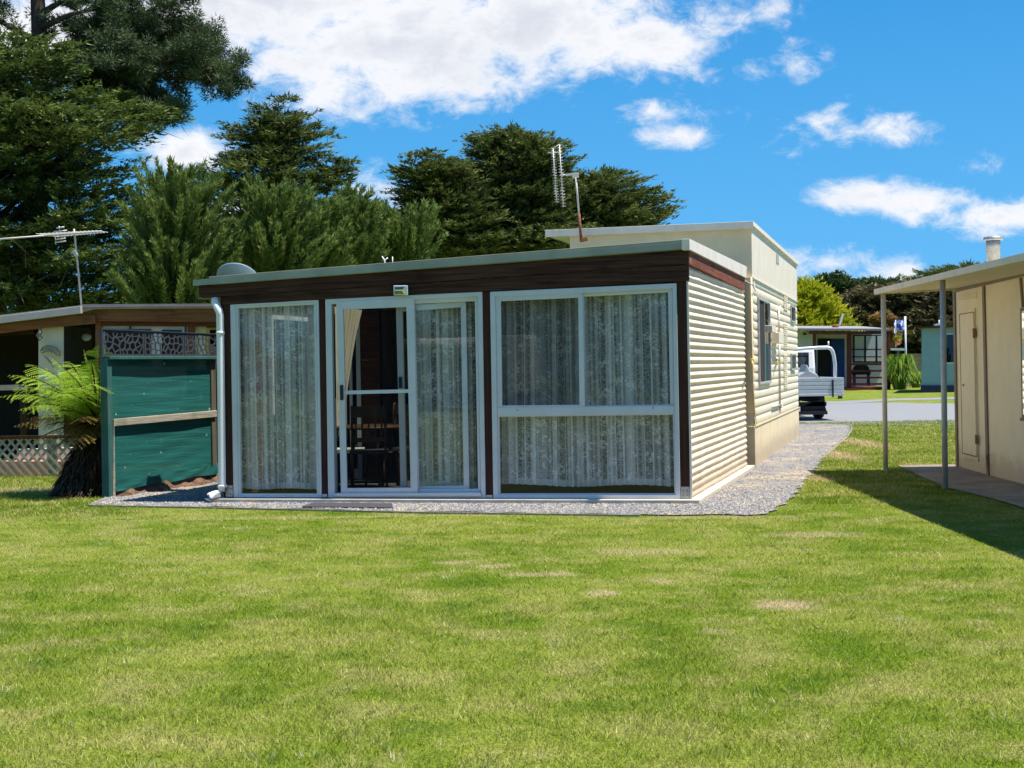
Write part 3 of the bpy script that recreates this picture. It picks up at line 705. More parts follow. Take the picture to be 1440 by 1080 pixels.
# curtains
def curtain(label, px, d, top_d=None, folds=16, amp=.035, seed=1, mat='lace', gather=1.25, name='lace_curtain', wav=0.0, cat='curtain', group=None):
    # px = tl,tr,br,bl on plane at -d
    r = random.Random(seed); q = [FR.hit(x, y, -d) for x, y in px]
    N, K = folds*12, 24; vs = []; uvs = []
    ph = [r.random()*6.28 for _ in range(6)]; Lw = abs(q[1][0]-q[0][0])
    for k in range(K+1):
        f = k/K
        for i in range(N+1):
            g = i/N; gg = g+.010*math.sin(g*17+ph[0])+.006*math.sin(g*41+ph[1]+f)
            tl = q[0][0]+(q[1][0]-q[0][0])*gg; bl = q[3][0]+(q[2][0]-q[3][0])*gg
            zt_ = q[0][1]+(q[1][1]-q[0][1])*g; zb_ = q[3][1]+(q[2][1]-q[3][1])*g+wav*math.sin(g*9+ph[2])+wav*.6*abs(math.sin(g*folds*3.14))
            tt = tl+(bl-tl)*f; zz = zt_+(zb_-zt_)*f
            w = g*folds*2*math.pi+ph[3]+1.2*math.sin(g*7+ph[4])+.25*f*math.sin(g*13+ph[5])
            A = amp*(.55+.45*math.sin(g*11+ph[1]))*(.75+.35*f)
            dd = -d-.02+A*math.sin(w)+A*.35*math.sin(2.3*w+1)
            tt += .010*math.sin(w*1.0+.8)*(1 if q[1][0] > q[0][0] else -1)
            vs.append(FR.w(tt, zz, dd)); uvs.append((g*Lw*gather, (1-f)*abs(zt_-zb_)))
    fs = [(k*(N+1)+i, k*(N+1)+i+1, (k+1)*(N+1)+i+1, (k+1)*(N+1)+i) for k in range(K) for i in range(N)]
    m = MB(); m.add(vs, fs, True); o = m.build(name, M[mat])
    ul_ = o.data.uv_layers.new(name='UVMap')
    li = np.zeros(len(o.data.loops), np.int32); o.data.loops.foreach_get('vertex_index', li)
    ul_.data.foreach_set('uv', np.array(uvs, np.float32)[li].ravel())
    return tag(o, label, cat, group)
LG = None
curtain('lace curtain with floral pattern behind the tall window by the downpipe', [(333,431),(443,425),(446.5,688),(339,688)], .11, folds=13, amp=.026, seed=3, wav=.006)
curtain('lace curtain behind the fixed glass on the right of the open door', [(578,425),(665,421),(669,687),(584,687)], .15, folds=11, amp=.022, seed=5)
curtain('long lace curtain behind the wide three pane window', [(700,418),(943,408),(950,684.5),(702.5,683)], .13, folds=22, amp=.03, seed=9, wav=.012)
# left inside curtain, cream and opaque, seen through the open door
def clothmat():
    m, t, out = newmat('cream_curtain_cloth'); n = t.noise(t.scale(t.pos(), (30,30,6)), 1, 4)
    c = t.mix(n, (.66,.58,.40), (.85,.77,.58)); d = t.n('ShaderNodeBsdfDiffuse', i_Color=c); tl = t.n('ShaderNodeBsdfTranslucent', i_Color=c)
    t.set(out.inputs[0], t.n('ShaderNodeMixShader', i_0=.5, i_1=d.outputs[0], i_2=tl.outputs[0])); return m
M['cream_cloth'] = clothmat()
# unseen end window of the annexe on the left inside wall with cream cloth beside it
m = MB()
for k in range(40):
    pass
def inside(x, y, d): return FR.px(x, y, -d)
def curtain2():
    vs = []; N, K = 60, 20
    for k in range(K+1):
        f = k/K
        for i in range(N+1):
            g = i/N
            wd = 1.0-.52*min(1, max(0, f-.02)*1.35)**.8
            p = inside(462+(509-462)*g*wd, 434, .75+1.3*g*wd); 
            zt_ = 2.12; zb_ = .75
            w = g*9*6.28; p = p+FR.n*(.03*math.sin(w)); vs.append((p.x, p.y, zt_+(zb_-zt_)*f))
    fs = [(k*(N+1)+i, k*(N+1)+i+1, (k+1)*(N+1)+i+1, (k+1)*(N+1)+i) for k in range(K) for i in range(N)]
    m = MB(); m.add(vs, fs, True); return m.build('cream_curtain', M['cream_cloth'])
tag(curtain2(), 'gathered cream cloth curtain inside the open doorway', 'curtain')
ID = thing('inner_door', inside(505, 690, 2.2), 'white framed inner glass door seen through the open doorway', 'door')
m = MB(); p = inside(507, 690, 2.2); m.bar(z(p, ZS+.012), z(p, 2.1), .05, .04); p2 = inside(496, 690, 2.2); m.bar(z(p2, ZS+.012), z(p2, 2.1), .035, .04)
m.bar(z(p2, .14), z(p, .14), .04, .12); m.bar(z(p2, 2.08), z(p, 2.08), .04, .06); m.build('frame', M['frame'], ID)
m = MB(); m.add([z(p2, .1), z(p, .1), z(p, 2.08), z(p2, 2.08)], [(0,1,2,3)]); m.build('pane', M['glass_dark'], ID)
PT = thing('timber_partition', inside(515, 690, 2.5), 'orange brown timber wall panel inside the doorway', 'partition')
m = MB(); pa, pb = inside(511, 690, 2.5), inside(535, 690, 2.9)
m.prism([z(pa,ZS+.012), z(pb,ZS+.012), z(pb+ldir*.05,ZS+.012), z(pa+ldir*.05,ZS+.012)], [z(pa,2.15), z(pb,2.15), z(pb+ldir*.05,2.15), z(pa+ldir*.05,2.15)]); m.build('panel', M['orange_wood'], PT)
m = MB(); pc = z(inside(512, 490, 2.45), 1.52); pd = z(inside(528, 490, 2.6), 1.52); m.bar(pc, pd, .12, .02); m.build('shelf', M['orange_wood'], PT)
# dining table and chairs
TB = thing('dining_table', z(inside(515, 690, 1.1), ZS+.01), 'dark dining table inside the open doorway', 'table')
tc0 = Vector(TB.location)
def tabletop():
    m = MB(); m.lathe((tc0.x, tc0.y, .74), [(0,0),(.46,0),(.48,.012),(.46,.03),(0,.03)], 28); return m
tabletop().build('tabletop', M['dark_timber'], TB)
for a in range(4):
    m = MB(); w = a*math.pi/2+.5; m.tube([(tc0.x+.36*math.cos(w), tc0.y+.36*math.sin(w), .74), (tc0.x+.40*math.cos(w), tc0.y+.40*math.sin(w), ZS+.01)], [.028,.02], 8); m.build('leg', M['dark_timber'], TB)
def chair(x, y, rz, label):
    c = thing('dining_chair', (x, y, ZS+.01), label, 'chair', 'dark chairs around the dining table')
    Rm = Matrix.Rotation(rz, 4, 'Z'); T = Matrix.Translation((x, y, ZS+.01)) @ Rm
    def tr(m): m.v = [tuple(T @ Vector(p)) for p in m.v]; return m
    m = MB(); m.box(-.21,.21,-.2,.2,.42,.46); tr(m).build('seat', M['dark'], c, .008)
    for sx in (-1, 1):
        m = MB(); m.tube([(sx*.18,.17,.42),(sx*.19,.2,0)], [.018,.014]); tr(m).build('leg', M['dark_timber'], c)
        m = MB(); m.tube([(sx*.18,-.19,.95),(sx*.18,-.17,.42),(sx*.19,-.22,0)], [.014,.018,.014]); tr(m).build('leg', M['dark_timber'], c)
    m = MB(); m.box(-.19,.19,-.2,-.18,.82,.94); m.box(-.19,.19,-.195,-.18,.55,.6)
    for k in range(5): m.box(-.14+.07*k-.01,-.14+.07*k+.01,-.193,-.182,.6,.82)
    tr(m).build('backrest', M['dark_timber'], c)
p = inside(548, 690, 1.15); chair(p.x, p.y, 2.2, 'dark dining chair on the right of the table inside the door')
p = inside(520, 690, .62); chair(p.x, p.y, .1, 'dark dining chair in front of the table inside the door')
SF = thing('armchair', z(inside(474, 690, .9), ZS+.01), 'olive armchair just inside the door slot', 'armchair')
m = MB(); c0 = SF.location; m.box(c0.x-.75,c0.x+.02,c0.y-.3,c0.y+.35,ZS+.05,.45); m.build('seat', M['seat_fab'], SF, .03)
m = MB(); m.box(c0.x-.75,c0.x-.06,c0.y-.35,c0.y-.2,ZS+.05,.92); m.build('backrest', M['seat_fab'], SF, .03)
SH = thing('side_bench', z(inside(525, 690, 1.9), ZS+.01), 'low pale topped bench behind the dining table', 'bench')
c0 = SH.location; m = MB(); m.box(c0.x-.5,c0.x+.35,c0.y-.2,c0.y+.2,.42,.47); m.build('top', M['table_white'], SH, .005)
for sx in (-.45,.3):
    m = MB(); m.box(c0.x+sx-.02,c0.x+sx+.02,c0.y-.17,c0.y+.17,ZS+.01,.42); m.build('leg', M['dark_timber'], SH)

# solar light on the fascia
SL = thing('solar_wall_light', FR.px(563, 415, .07), 'small white solar wall light fixed to the dark fascia above the door', 'wall light')
m = MB(); m.pq(FR, [(553,401.4),(573,401.2),(573.2,415),(553.4,415.2)], .052, .085); m.build('housing', M['white_plastic'], SL, .006)
m = MB(); a = [FR.px(x,y,.086) for x,y in ((554.6,408),(567,407.6),(570,413.6),(554.8,413.8))]; b = [FR.px(x,y,.11) for x,y in ((556,409),(565.5,408.7),(568,412.8),(556,413))]; m.prism(a, b); m.build('lens', M['sol_green'], SL)
m = MB(); a = [FR.px(x,y,.086) for x,y in ((555.2,404),(568.6,403.4),(566,406.6),(555.6,406.8))]; b = [p+FR.n*.006 for p in a]; m.prism(a, b); m.build('solar_panel', M['sol_cell'], SL)
# downpipe
DP = thing('downpipe', FR.px(308, 699, .05), 'pale downpipe at the left corner of the annexe with elbow at the foot', 'downpipe')
m = MB(); pts = [FR.px(x, y, d) for x, y, d in ((302.4,419.5,.02),(302.6,425,.03),(305,431,.05),(308.2,437,.06),(309.4,443,.06),(311.0,560,.06),(312.3,684,.06),(311.8,690,.07),(308,694.2,.09),(301,695.6,.12),(295,698,.15),(292.6,703,.17))]
m.tube(pts, .041, 14); m.build('pipe', M['white_plastic'], DP)
m = MB(); p = FR.px(312.2, 683.4, .06); m.lathe(p-Vector((0,0,.012)), [(.043,0),(.049,0),(.049,.024),(.043,.024)], 16); m.bar(p, FR.px(319, 682.6, .03), .02, .03); m.build('bracket', M['white_plastic'], DP)
m = MB(); p = FR.px(310.0, 470, .06); m.lathe(p, [(.043,0),(.047,0),(.047,.03),(.043,.03)], 16); m.build('collar', M['white_plastic'], DP)
# flat dark strip standing in for the shade before the door
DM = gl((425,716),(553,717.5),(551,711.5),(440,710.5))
m = MB(); m.prism([z(q,.014) for q in DM], [z(q,.03) for q in DM]); tag(m.build('shade_strip', M['strip_shade'], None, .005), 'dark strip standing in for shade on the gravel in front of the sliding door', 'shade_strip')
# satellite dish on the annexe roof
pd_ = P(333.5, 392, 16.6)
SDH = thing('satellite_dish', (pd_.x, pd_.y, 2.25), 'blue grey satellite dish lying back behind the left roof edge of the annexe', 'satellite dish')
ax = Vector((.05, .62, .78)); m = MB(); R0 = .235
m.lathe(pd_-ax*.02, [(0,0),(R0*.5,.012),(R0*.85,.035),(R0,.05),(R0*1.03,.05),(R0*1.03,.04),(R0*.85,.022),(0,-.015)], 36, ax); m.build('reflector', M['dish'], SDH)
m = MB(); m.tube([(pd_.x,pd_.y,2.2), pd_], .02); m.build('mount', M['galv'], SDH)
m = MB(); m.tube([pd_-Vector((0,.02,.1)), pd_-Vector((0,-.2,.02))], .01); m.build('feed_arm', M['galv'], SDH)
# little white bracket on roof
p = P(541, 366, 16.0); RB = MB(); RB.tube([p+Vector((0,0,-.08)), p, p+Vector((-.03,0,.045))], .007, 6); RB.tube([p, p+Vector((.035,0,.03))], .006, 6); RB.tube([P(552,366,16)-Vector((0,0,.05)), P(552,361,16)], .006, 6)
tag(RB.build('roof_bracket', M['white_plastic']), 'tiny broken white bracket on the annexe roof edge', 'bracket')

# ================================================================== CARAVAN BEHIND
def vz(x, y, d=0): return VS.hit(x, y, d)
CV = thing('caravan', VS.w(VS.L/2, 0, -1.2), 'long cream caravan with raised roof box behind the annexe', 'caravan')
zt0 = vz(1057.3, 320)[1]; zs_ = vz(1058, 391.5)[1]; zsk = vz(1062, 598)[1]
Wd = 2.45
fd = -VS.n          # across the van, to the left
def vbox(m, t0, t1, z0, z1, d0, d1): return m.pbox(VS, t0, t1, z0, z1, d0, d1)
Lv = VS.L
# ribbed side
m = MB(); N = 24; per = .118; prof = []
zz = zsk
while zz < zs_: prof.append(zz); zz += per/8
prof.append(zs_)
vs_ = []
for zq in prof:
    f = ((zq-zsk) % per)/per; d = .016*math.sqrt(max(0, 1-(2*f-1)**2))-.004
    for k in range(N+1): vs_.append(VS.w(Lv*k/N, zq, d))
m.add(vs_, [(i*(N+1)+k, i*(N+1)+k+1, (i+1)*(N+1)+k+1, (i+1)*(N+1)+k) for i in range(len(prof)-1) for k in range(N)], True)
m.build('side_siding', M['cream_van'], CV)
# core body so nothing is hollow
m = MB(); vbox(m, .02, Lv, zsk, zs_, -Wd, -.006); m.build('body', M['cream_van'], CV)
# front end sheet with curved lower skin
def fe(t, zv, d): return VS.w(t, zv, d)
zc0 = zsk; m = MB(); pf = []
for k in range(12):
    f = k/11; pf.append((.0-.0, 0))
low = [( .34*(1-math.sin(a)), zsk+.62*(1-math.cos(a)) ) for a in [i*math.pi/2/10 for i in range(11)]]
low = [(.30-.30*math.sin(i/10*math.pi/2)-.0, zsk+.55*(i/10)) for i in range(11)]
ptsF = [(-q+.0+.0, zq) for q, zq in [(-x, y) for x, y in low]]
loopA = [fe(x-.30+.0, zq, .0) for x, zq in low]
lo_ = [fe(-.0+x*1.0-.30+.30-.30*0-.0, zq, 0) for x, zq in low]
prof2 = [(x-.14, zq) for x, zq in [(.30*(1-math.sin(i/10*math.pi/2)), zsk+.55*i/10) for i in range(11)]]+[(-.14, zs_)]
a = [fe(tq, zq, .004) for tq, zq in prof2]+[fe(.03, zs_, .004), fe(.03, zsk, .004)]
b = [fe(tq, zq, -Wd) for tq, zq in prof2]+[fe(.03, zs_, -Wd), fe(.03, zsk, -Wd)]
a[-1] = fe(.20, zsk, .004); b[-1] = fe(.20, zsk, -Wd); a[-2] = fe(.20, zs_, .004); b[-2] = fe(.20, zs_, -Wd)
m.prism(a, b); m.build('front_end', M['yellow_van'], CV)
m = MB()
for k in range(30):
    zq = zsk+.62+k*.05
    if zq < zs_-.05: m.pbox(VS, -.146, -.138, zq, zq+.032, -Wd+.1, -.02)
m.build('front_ribs', M['yellow_van'], CV)
m = MB(); m.tube([fe(-.14, zs_, .008)]+[fe(tq, zq, .008) for tq, zq in reversed(prof2[:-1])], .014, 6); m.build('corner_trim', M['yellow_van'], CV)
# raised roof box
m = MB(); vbox(m, -.02, Lv+.02, zs_+.012, zt0-.015, -Wd-.05, .012); m.build('roof_box', M['white_van'], CV, .004)
m = MB()
m.pbox(VS, -.034, -.022, zs_-.3, zt0-.01, -Wd-.05, .006); m.build('front_panel', M['yellow_van'], CV)
m = MB(); vbox(m, -.05, Lv+.05, zs_-.006, zs_+.012, .004, .03); m.build('seam_strip', M['white_van'], CV)
zl = P(783, 333, VC.y-.3)
m = MB(); vbox(m, -.10, Lv+.06, zt0-.02, zt0+.055, -Wd-.36, .03); m.build('roof', M['flash_side'], CV, .004)
m = MB(); vbox(m, -.125, -.101, zt0-.035, zt0+.062, -Wd-.38, .035); vbox(m, -.125, Lv+.08, zt0+.0, zt0+.062, .031, .046); m.build('roof_edge', M['white_van'], CV, .003)
# skirting
SKo = .0
m = MB()
for k in range(7):
    t0 = .0+k*Lv/7; vbox(m, t0+.004, t0+Lv/7-.004, .0, zsk-.01, -.03, .012)
m.pbox(VS, -.02, -.0, 0, zsk-.012, -Wd, .012)
m.build('skirting', M['skirt'], CV, .003)
m = MB()
m.bar(VS.w(.02, zsk-.006, .016), VS.w(Lv-.02, zsk-.006, .016), .014, .018)
m.build('skirt_lip', M['skirt'], CV)
# windows
def vwin(px, label, fr=.035, gm='glass_dark'):
    h = [vz(x, y, .02) for x, y in px]; t0 = min(a[0] for a in h); t1 = max(a[0] for a in h); z0 = (h[2][1]+h[3][1])/2; z1 = (h[0][1]+h[1][1])/2
    m = MB()
    for q in ((t0,t1,z0,z0+fr),(t0,t1,z1-fr,z1),(t0,t0+fr,z0+fr,z1-fr),(t1-fr,t1,z0+fr,z1-fr)): vbox(m, q[0],q[1],q[2],q[3], .0, .04)
    w = m.build('window', M['galv_grey'], CV, .004)
    if label: w['label'] = label
    return w, t0, t1, z0, z1
w, t0, t1, z0, z1 = vwin([(1066.6,419),(1081.4,423.5),(1081.6,539),(1067.4,541)], 'tall narrow window with blue grey frame')
m = MB(); vbox(m, t0+.035, (t0+t1)/2-.02, z0+.035, z1-.035, .018, .022); m.build('pane', M['dark'], w)
m = MB(); vbox(m, (t0+t1)/2+.02, t1-.035, z0+.035, z1-.035, .018, .022); m.build('pane', M['glass_dark'], w)
m = MB(); vbox(m, (t0+t1)/2-.02, (t0+t1)/2+.02, z0+.03, z1-.03, .005, .034); m.build('mullion', M['galv_grey'], w)
for px, lb in (([(1112,429.5),(1117.2,431),(1117.2,454),(1112.2,453)], 'small square upper window near the far end'), ([(1112,496.5),(1118,498),(1118,521.5),(1112.5,520)], 'small square lower window near the far end')):
    w, t0, t1, z0, z1 = vwin(px, lb, .03); m = MB(); vbox(m, t0+.03, t1-.03, z0+.03, z1-.03, .015, .02); m.build('pane', M['glass_dark'], w)
# roof box vent
h0 = vz(1090.4, 357); h1 = vz(1093.6, 371.5); m = MB(); vbox(m, h0[0], h1[0], h1[1], h0[1], .012, .022); m.build('vent', M['galv_grey'], CV)
# louvred vents
for (ya, yb) in ((413,437),(455,490),(500,545)):
    ha = vz(1100.6, ya); hb = vz(1106.2, yb); m = MB(); k = hb[1]
    while k < ha[1]: vbox(m, ha[0], hb[0], k, k+.02, .012, .026); k += .036
    m.build('louvre', M['cream_van'], CV)
# service boxes and conduit
def vb(name, px, d0, d1, mat):
    h = [vz(x, y, d1) for x, y in px]; m = MB(); vbox(m, min(h[0][0],h[1][0]), max(h[0][0],h[1][0]), min(h[0][1],h[1][1]), max(h[0][1],h[1][1]), d0, d1); return m.build(name, M[mat], CV, .006)
vb('meter_box', ((1086.0,457.5),(1091.4,468)), .01, .10, 'white_van'); vb('meter_box', ((1090.0,466.5),(1094.8,475.5)), .01, .07, 'white_van')
vb('meter_box', ((1095.6,467.5),(1102.4,483.5)), .01, .13, 'white_van')
def vp(x, y, d): t, zq = vz(x, y, d); return VS.w(t, zq, d)
m = MB(); m.tube([vp(1097.6,431,.03), vp(1095.6,434,.04), vp(1095.3,467,.04)], .018, 8); m.build('conduit', M['white_van'], CV)
m = MB(); m.tube([vp(1096.4,483,.03), vp(1096.2,500,.03), vp(1096.8,577,.03)], .016, 8); m.build('conduit', M['galv_grey'], CV)
m = MB(); m.tube([vp(1086.6,572.5,.03), vp(1097,569.5,.03)], .014, 6); m.build('waste_pipe', M['galv_grey'], CV)
m = MB(); vbox(m, *[vz(1097.4,568,.03)[0], vz(1099.8,574,.03)[0]], vz(1097.4,574,.03)[1], vz(1097.4,568,.03)[1], .01, .05); m.build('outlet', M['white_van'], CV)
for x in (1058, 1093.5):
    m = MB(); m.tube([vp(x,506.6,.0), vp(x+.5,506.6,.07)], .014, 6); m.lathe(vp(x,506,.07), [(0,-.02),(.02,-.01),(.02,.015),(0,.02)], 8); m.tube([vp(x,506.6,.07), vp(x,513,.08)], .01, 6); m.build('tap', M['brass'], CV)
m = MB(); m.tube([fe(-.16, zs_-.02, -.12), fe(-.2, zs_-.10, .02), fe(-.12, zs_-.18, .06), fe(-.02, zs_-.05, .03)], .007, 6)
m.tube([fe(-.16, zs_-.05, -.5), fe(-.17, zs_-.06, -.16), fe(-.17, zs_-.5, -.17)], .006, 6); m.build('cable', M['galv_grey'], CV)

# TV antenna on rusty mast standing on the van roof edge
pA = P(817.5, 343, VC.y+.35); yA = pA.y
TA = thing('roof_tv_antenna', pA, 'tall tv antenna on a rusty mast at the left end of the caravan roof', 'antenna')
m = MB(); m.tube([P(817.4,340,yA), P(814.2,300,yA)], .020, 8); m.build('rusty_mast', M['rust'], TA)
m = MB(); m.tube([P(814.2,301,yA), P(809.4,246,yA)], .014, 8); m.build('upper_mast', M['aerial'], TA)
m = MB(); m.bar(P(817,338,yA-.04), P(826,336,yA-.04), .05, .05); m.build('mast_bracket', M['rust'], TA)
m = MB(); m.bar(P(795,246,yA), P(814,243.5,yA), .03, .03); m.bar(P(805,248,yA), P(814,247,yA), .05, .04); m.build('cross_arm', M['aerial'], TA)
for (xa, ya, xb, yb, lab) in ((777.5,209,783,284,1),(786.6,204,792.2,290,2)):
    m = MB(); a, b = P(xa,ya,yA), P(xb,yb,yA); m.tube([a, b], .009, 6)
    n = 20
    for k in range(n+1):
        c = a.lerp(b, k/n); hw = .05+.03*math.sin(k*.9); m.tube([c-Vector((hw*.35,hw,0)), c+Vector((hw*.35,hw,0))], .004, 4); m.tube([c-Vector((.035,0,0)), c+Vector((.035,0,0))], .004, 4)
    m.build('boom', M['aerial'], TA)
for a_, b_, r_ in ((P(770,215,yA), P(790,214,yA), .008), (P(776,209,yA), P(787,203,yA), .006), (P(788,246,yA), P(796,246,yA), .012)):
    m = MB(); m.tube([a_, b_], r_, 5); m.build('stay', M['aerial'], TA)

# ================================================================== RIGHT BUILDING
RB_ = thing('cabin', RW.w(RW.L, 0, -.5), 'cream sheet clad cabin with verandah roof at the right edge', 'cabin')
t1c = 4.2*1.0
zwt = RW.hit(1339.5, 408.5)[1]
zw2 = RW.hit(1440, 385)[1]
tW = RW.hit(1440, 385)[0]
m = MB(); zw = lambda t: zwt+(zw2-zwt)*t/tW
TT = 9.0
m.prism([RW.w(0,.03,0), RW.w(TT,.03,0), RW.w(TT,.03,-3.2), RW.w(0,.03,-3.2)], [RW.w(0,zw(0)+.04,0), RW.w(TT,zw(TT)+.04,0), RW.w(TT,zw(TT)+.3,-3.2), RW.w(0,zw(0)+.3,-3.2)])
m.build('wall', M['bcream'], RB_)
def rq(name, px, d0, d1, mat, bev=.002, parent=None):
    m = MB(); m.pq(RW, px, d0, d1); return m.build(name, M[mat], parent or RB_, bev)
rq('batten', [(1339.4,408),(1342,407.6),(1346.2,656.2),(1343.8,655.6)], .001, .02, 'bbatten')
rq('batten', [(1380.6,403),(1383.4,402.4),(1389.6,668.5),(1386.4,667.6)], .001, .02, 'bbatten')
rq('batten', [(1432.8,391),(1434.8,390.6),(1438,432),(1436,432)], .001, .02, 'bbatten')
rq('top_batten', [(1339.4,405.5),(1445,380.5),(1445,386.8),(1339.4,411.5)], .001, .026, 'bbatten')
rq('base_batten', [(1346,656),(1388,668.2),(1440,681.8),(1440,684.8),(1388,671),(1346,658.5)], .001, .03, 'bbatten')
rq('door_frame', [(1346.8,438.2),(1370.4,433.6),(1375.4,649.5),(1352.6,643.2)], .001, .016, 'bcream')
cd = rq('cupboard_door', [(1349.6,442.8),(1368.2,439.4),(1372.8,641.4),(1353.8,636.6)], .017, .032, 'bcream', .004)
m = MB(); m.ring(RW, [(1348.6,441.6),(1368.8,438.2),(1373.6,643.2),(1352.9,637.8)], [(1349.8,442.9),(1368.0,439.6),(1372.6,641.2),(1354.0,636.4)], .016, .022); m.build('door_gap', M['bbatten'], RB_)
rq('hinge', [(1367.4,462),(1369.8,461.7),(1370.2,475),(1367.8,475.4)], .03, .038, 'rust', .002, cd)
rq('hinge', [(1370.9,611),(1373.2,611.6),(1373.5,624.8),(1371.2,624)], .03, .038, 'rust', .002, cd)
rq('latch', [(1352.2,540),(1353.8,540),(1353.9,543.4),(1352.3,543.4)], .03, .05, 'galv', 0, cd)
m = MB()
for k in range(3): m.pq(RW, [(1345.6,416.2+k*3.1),(1372.4,410.8+k*3.3),(1372.5,411.9+k*3.3),(1345.7,417.3+k*3.1)], .002, .012)
m.build('vent_louvre', M['bcream'], RB_)
wn = rq('window', [(1434.2,433),(1480,427),(1482,589),(1436.6,588)], .001, .035, 'bbatten', .004)
rq('pane', [(1437.0,438),(1478,432),(1480,584),(1438.6,583)], .03, .037, 'glass_dark', 0, wn)
rq('sill', [(1434,587),(1482,588),(1482,592.5),(1434,592)], .03, .06, 'bbatten', .003, wn)
m = MB(); rp = lambda x, y, d: RW.px(x, y, d)
m.tube([rp(1391.2,639,.06), rp(1387.6,639.4,.03), rp(1388.2,650,.03), rp(1391.6,668,.04)], .007, 8); tag(m.build('standpipe_tap', M['rust']), 'thin rusty water pipe and tap against the cream cabin wall', 'tap')
# roof
e0 = P(1231, 412, 18.3); e1 = G(1440, 716); 
pl1, pl2 = G(1245.5, 662), G(1329.3, 687.8)
ed = (pl2-pl1).normalized(); en = Vector((-ed.y, ed.x, 0)); 
if en.x > 0: en = -en           # toward the lawn
EO = Plane(pl1+en*.10-ed*.0, pl2+en*.10)
te0, ze0 = EO.hit(1231, 414.4); te1, ze1 = EO.hit(1440, 366.8)
te9 = te0+(te1-te0)*2.1; ze9 = ze0+(ze1-ze0)*2.1
th_ = .062
lp = [EO.w(te0, ze0), EO.w(te9, ze9)]
din = -en
wv = abs((RW.w(0,0)-lp[0]).dot(din))
slope = (zwt+.03-ze0)/wv
def rr(p, w, up=0): q = p+din*w; return Vector((q.x, q.y, p.z+slope*min(w, wv)+.03*max(0, w-wv)*1.0+up))
m = MB(); TH = Vector((0,0,th_))
L1 = [rr(lp[0],0), rr(lp[1],0), rr(lp[1],wv+.02), rr(lp[0],wv+.02)]
m.prism([q+Vector((0,0,.004)) for q in L1], [q+Vector((0,0,.02)) for q in L1]); m.build('soffit', M['bsoffit'], RB_)
m = MB(); L2 = [rr(lp[0],.0), rr(lp[1],.0), rr(lp[1],5.0), rr(lp[0],5.0)]
m.prism([q+Vector((0,0,.024)) for q in L2], [q+Vector((0,0,.024+.04)) for q in L2]); m.build('roof', M['bfascia'], RB_)
m = MB(); m.prism([L2[0]+en*.02, L2[1]+en*.02, L2[1], L2[0]], [L2[0]+en*.02+TH*1.1, L2[1]+en*.02+TH*1.1, L2[1]+TH*1.1, L2[0]+TH*1.1]); m.build('fascia', M['bfascia'], RB_, .003)
m = MB(); m.prism([L2[0]-ed*.02, L2[3]-ed*.02, L2[3], L2[0]], [L2[0]-ed*.02+TH*1.1, L2[3]-ed*.02+TH*1.1, L2[3]+TH*1.1, L2[0]+TH*1.1]); m.build('end_fascia', M['bfascia'], RB_, .003)
for i, (b, xt, yt) in enumerate(((pl1, 1242, 414), (pl2, 1325.5, 394.5))):
    tt = EO.hit(xt, yt, -.1)[0]; top = EO.w(tt, ze0+(ze1-ze0)*(tt-te0)/(te1-te0)+.02, -.10); b0 = Vector((top.x*.02+b.x*.98, top.y*.02+b.y*.98, -.05))
    m = MB(); m.tube([b0, Vector((top.x, top.y, top.z))], .031, 14); m.build('post', M['pole_paint'] if i == 0 else M['galv_grey'], RB_)
# flue
pf_ = P(1397, 365, 17.0); yF = pf_.y
FL = thing('flue_pipe', pf_-Vector((0,0,.1)), 'shiny metal flue pipe with round cap on the cream cabin roof', 'flue')
zb_, zt_ = P(1397,368,yF).z-.12, P(1397,337,yF).z
m = MB(); m.lathe((pf_.x,yF,zb_), [(0,0),(.078,0),(.078,zt_-zb_-.10),(.084,zt_-zb_-.09),(.084,zt_-zb_),(0,zt_-zb_)], 24); m.build('pipe', M['galv'], FL)
m = MB(); m.lathe((pf_.x,yF,zt_), [(.09,-.015),(.112,-.01),(.116,.005),(.112,.03),(.09,.035),(0,.038)], 24); m.build('cap', M['galv'], FL)

# ================================================================== GREEN SCREEN (left)
SA, SBp = G(153, 700), G(305, 678.5)
SC = Plane(SA, SBp)
SCR = thing('privacy_screen', SC.w(SC.L/2, 0), 'teal shade cloth privacy screen with weathered rails left of the annexe', 'screen')
Ls = SC.L
zr = 1.575
m = MB(); m.pbox(SC, -.03, .055, -.05, zr-.01, -.07, .03); m.build('post', M['teal_paint'], SCR, .004)
m = MB(); m.pbox(SC, Ls-.10, Ls-.0, -.05, zr-.01, -.07, .01); m.build('post', M['post_shaded'], SCR, .004)
# torn edge batten
m = MB(); m.prism([SC.w(.03,-.02,.031), SC.w(.075,-.02,.031), SC.w(.072,.86,.031), SC.w(.068,.9,.031)], [SC.w(.03,-.02,.036), SC.w(.075,-.02,.036), SC.w(.072,.86,.036), SC.w(.068,.9,.036)]); m.build('bare_timber_strip', M['grey_wood'], SCR)
m = MB(); m.pbox(SC, -.02, Ls, zr-.012, zr+.028, -.06, .062); m.build('top_rail', M['teal_paint'], SCR, .006)
zmL = SC.hit(160, 594)[1]; zmR = SC.hit(301, 581)[1]
def rail(z0, z1, h, d1, mat, t0=.07):
    m = MB(); m.prism([SC.w(t0,z0-h,.012), SC.w(Ls-.02,z1-h,.012), SC.w(Ls-.02,z1,.012), SC.w(t0,z0,.012)], [SC.w(t0,z0-h,d1), SC.w(Ls-.02,z1-h,d1), SC.w(Ls-.02,z1,d1), SC.w(t0,z0,d1)]); return m.build('rail', M[mat], SCR, .006)
rail(zmL+.04, zmR+.035, .085, .035, 'grey_wood')
zbL = SC.hit(160, 683)[1]; zbR = SC.hit(300, 659)[1]
rail(zbL+.02, zbR+.015, .07, .035, 'teal_paint')
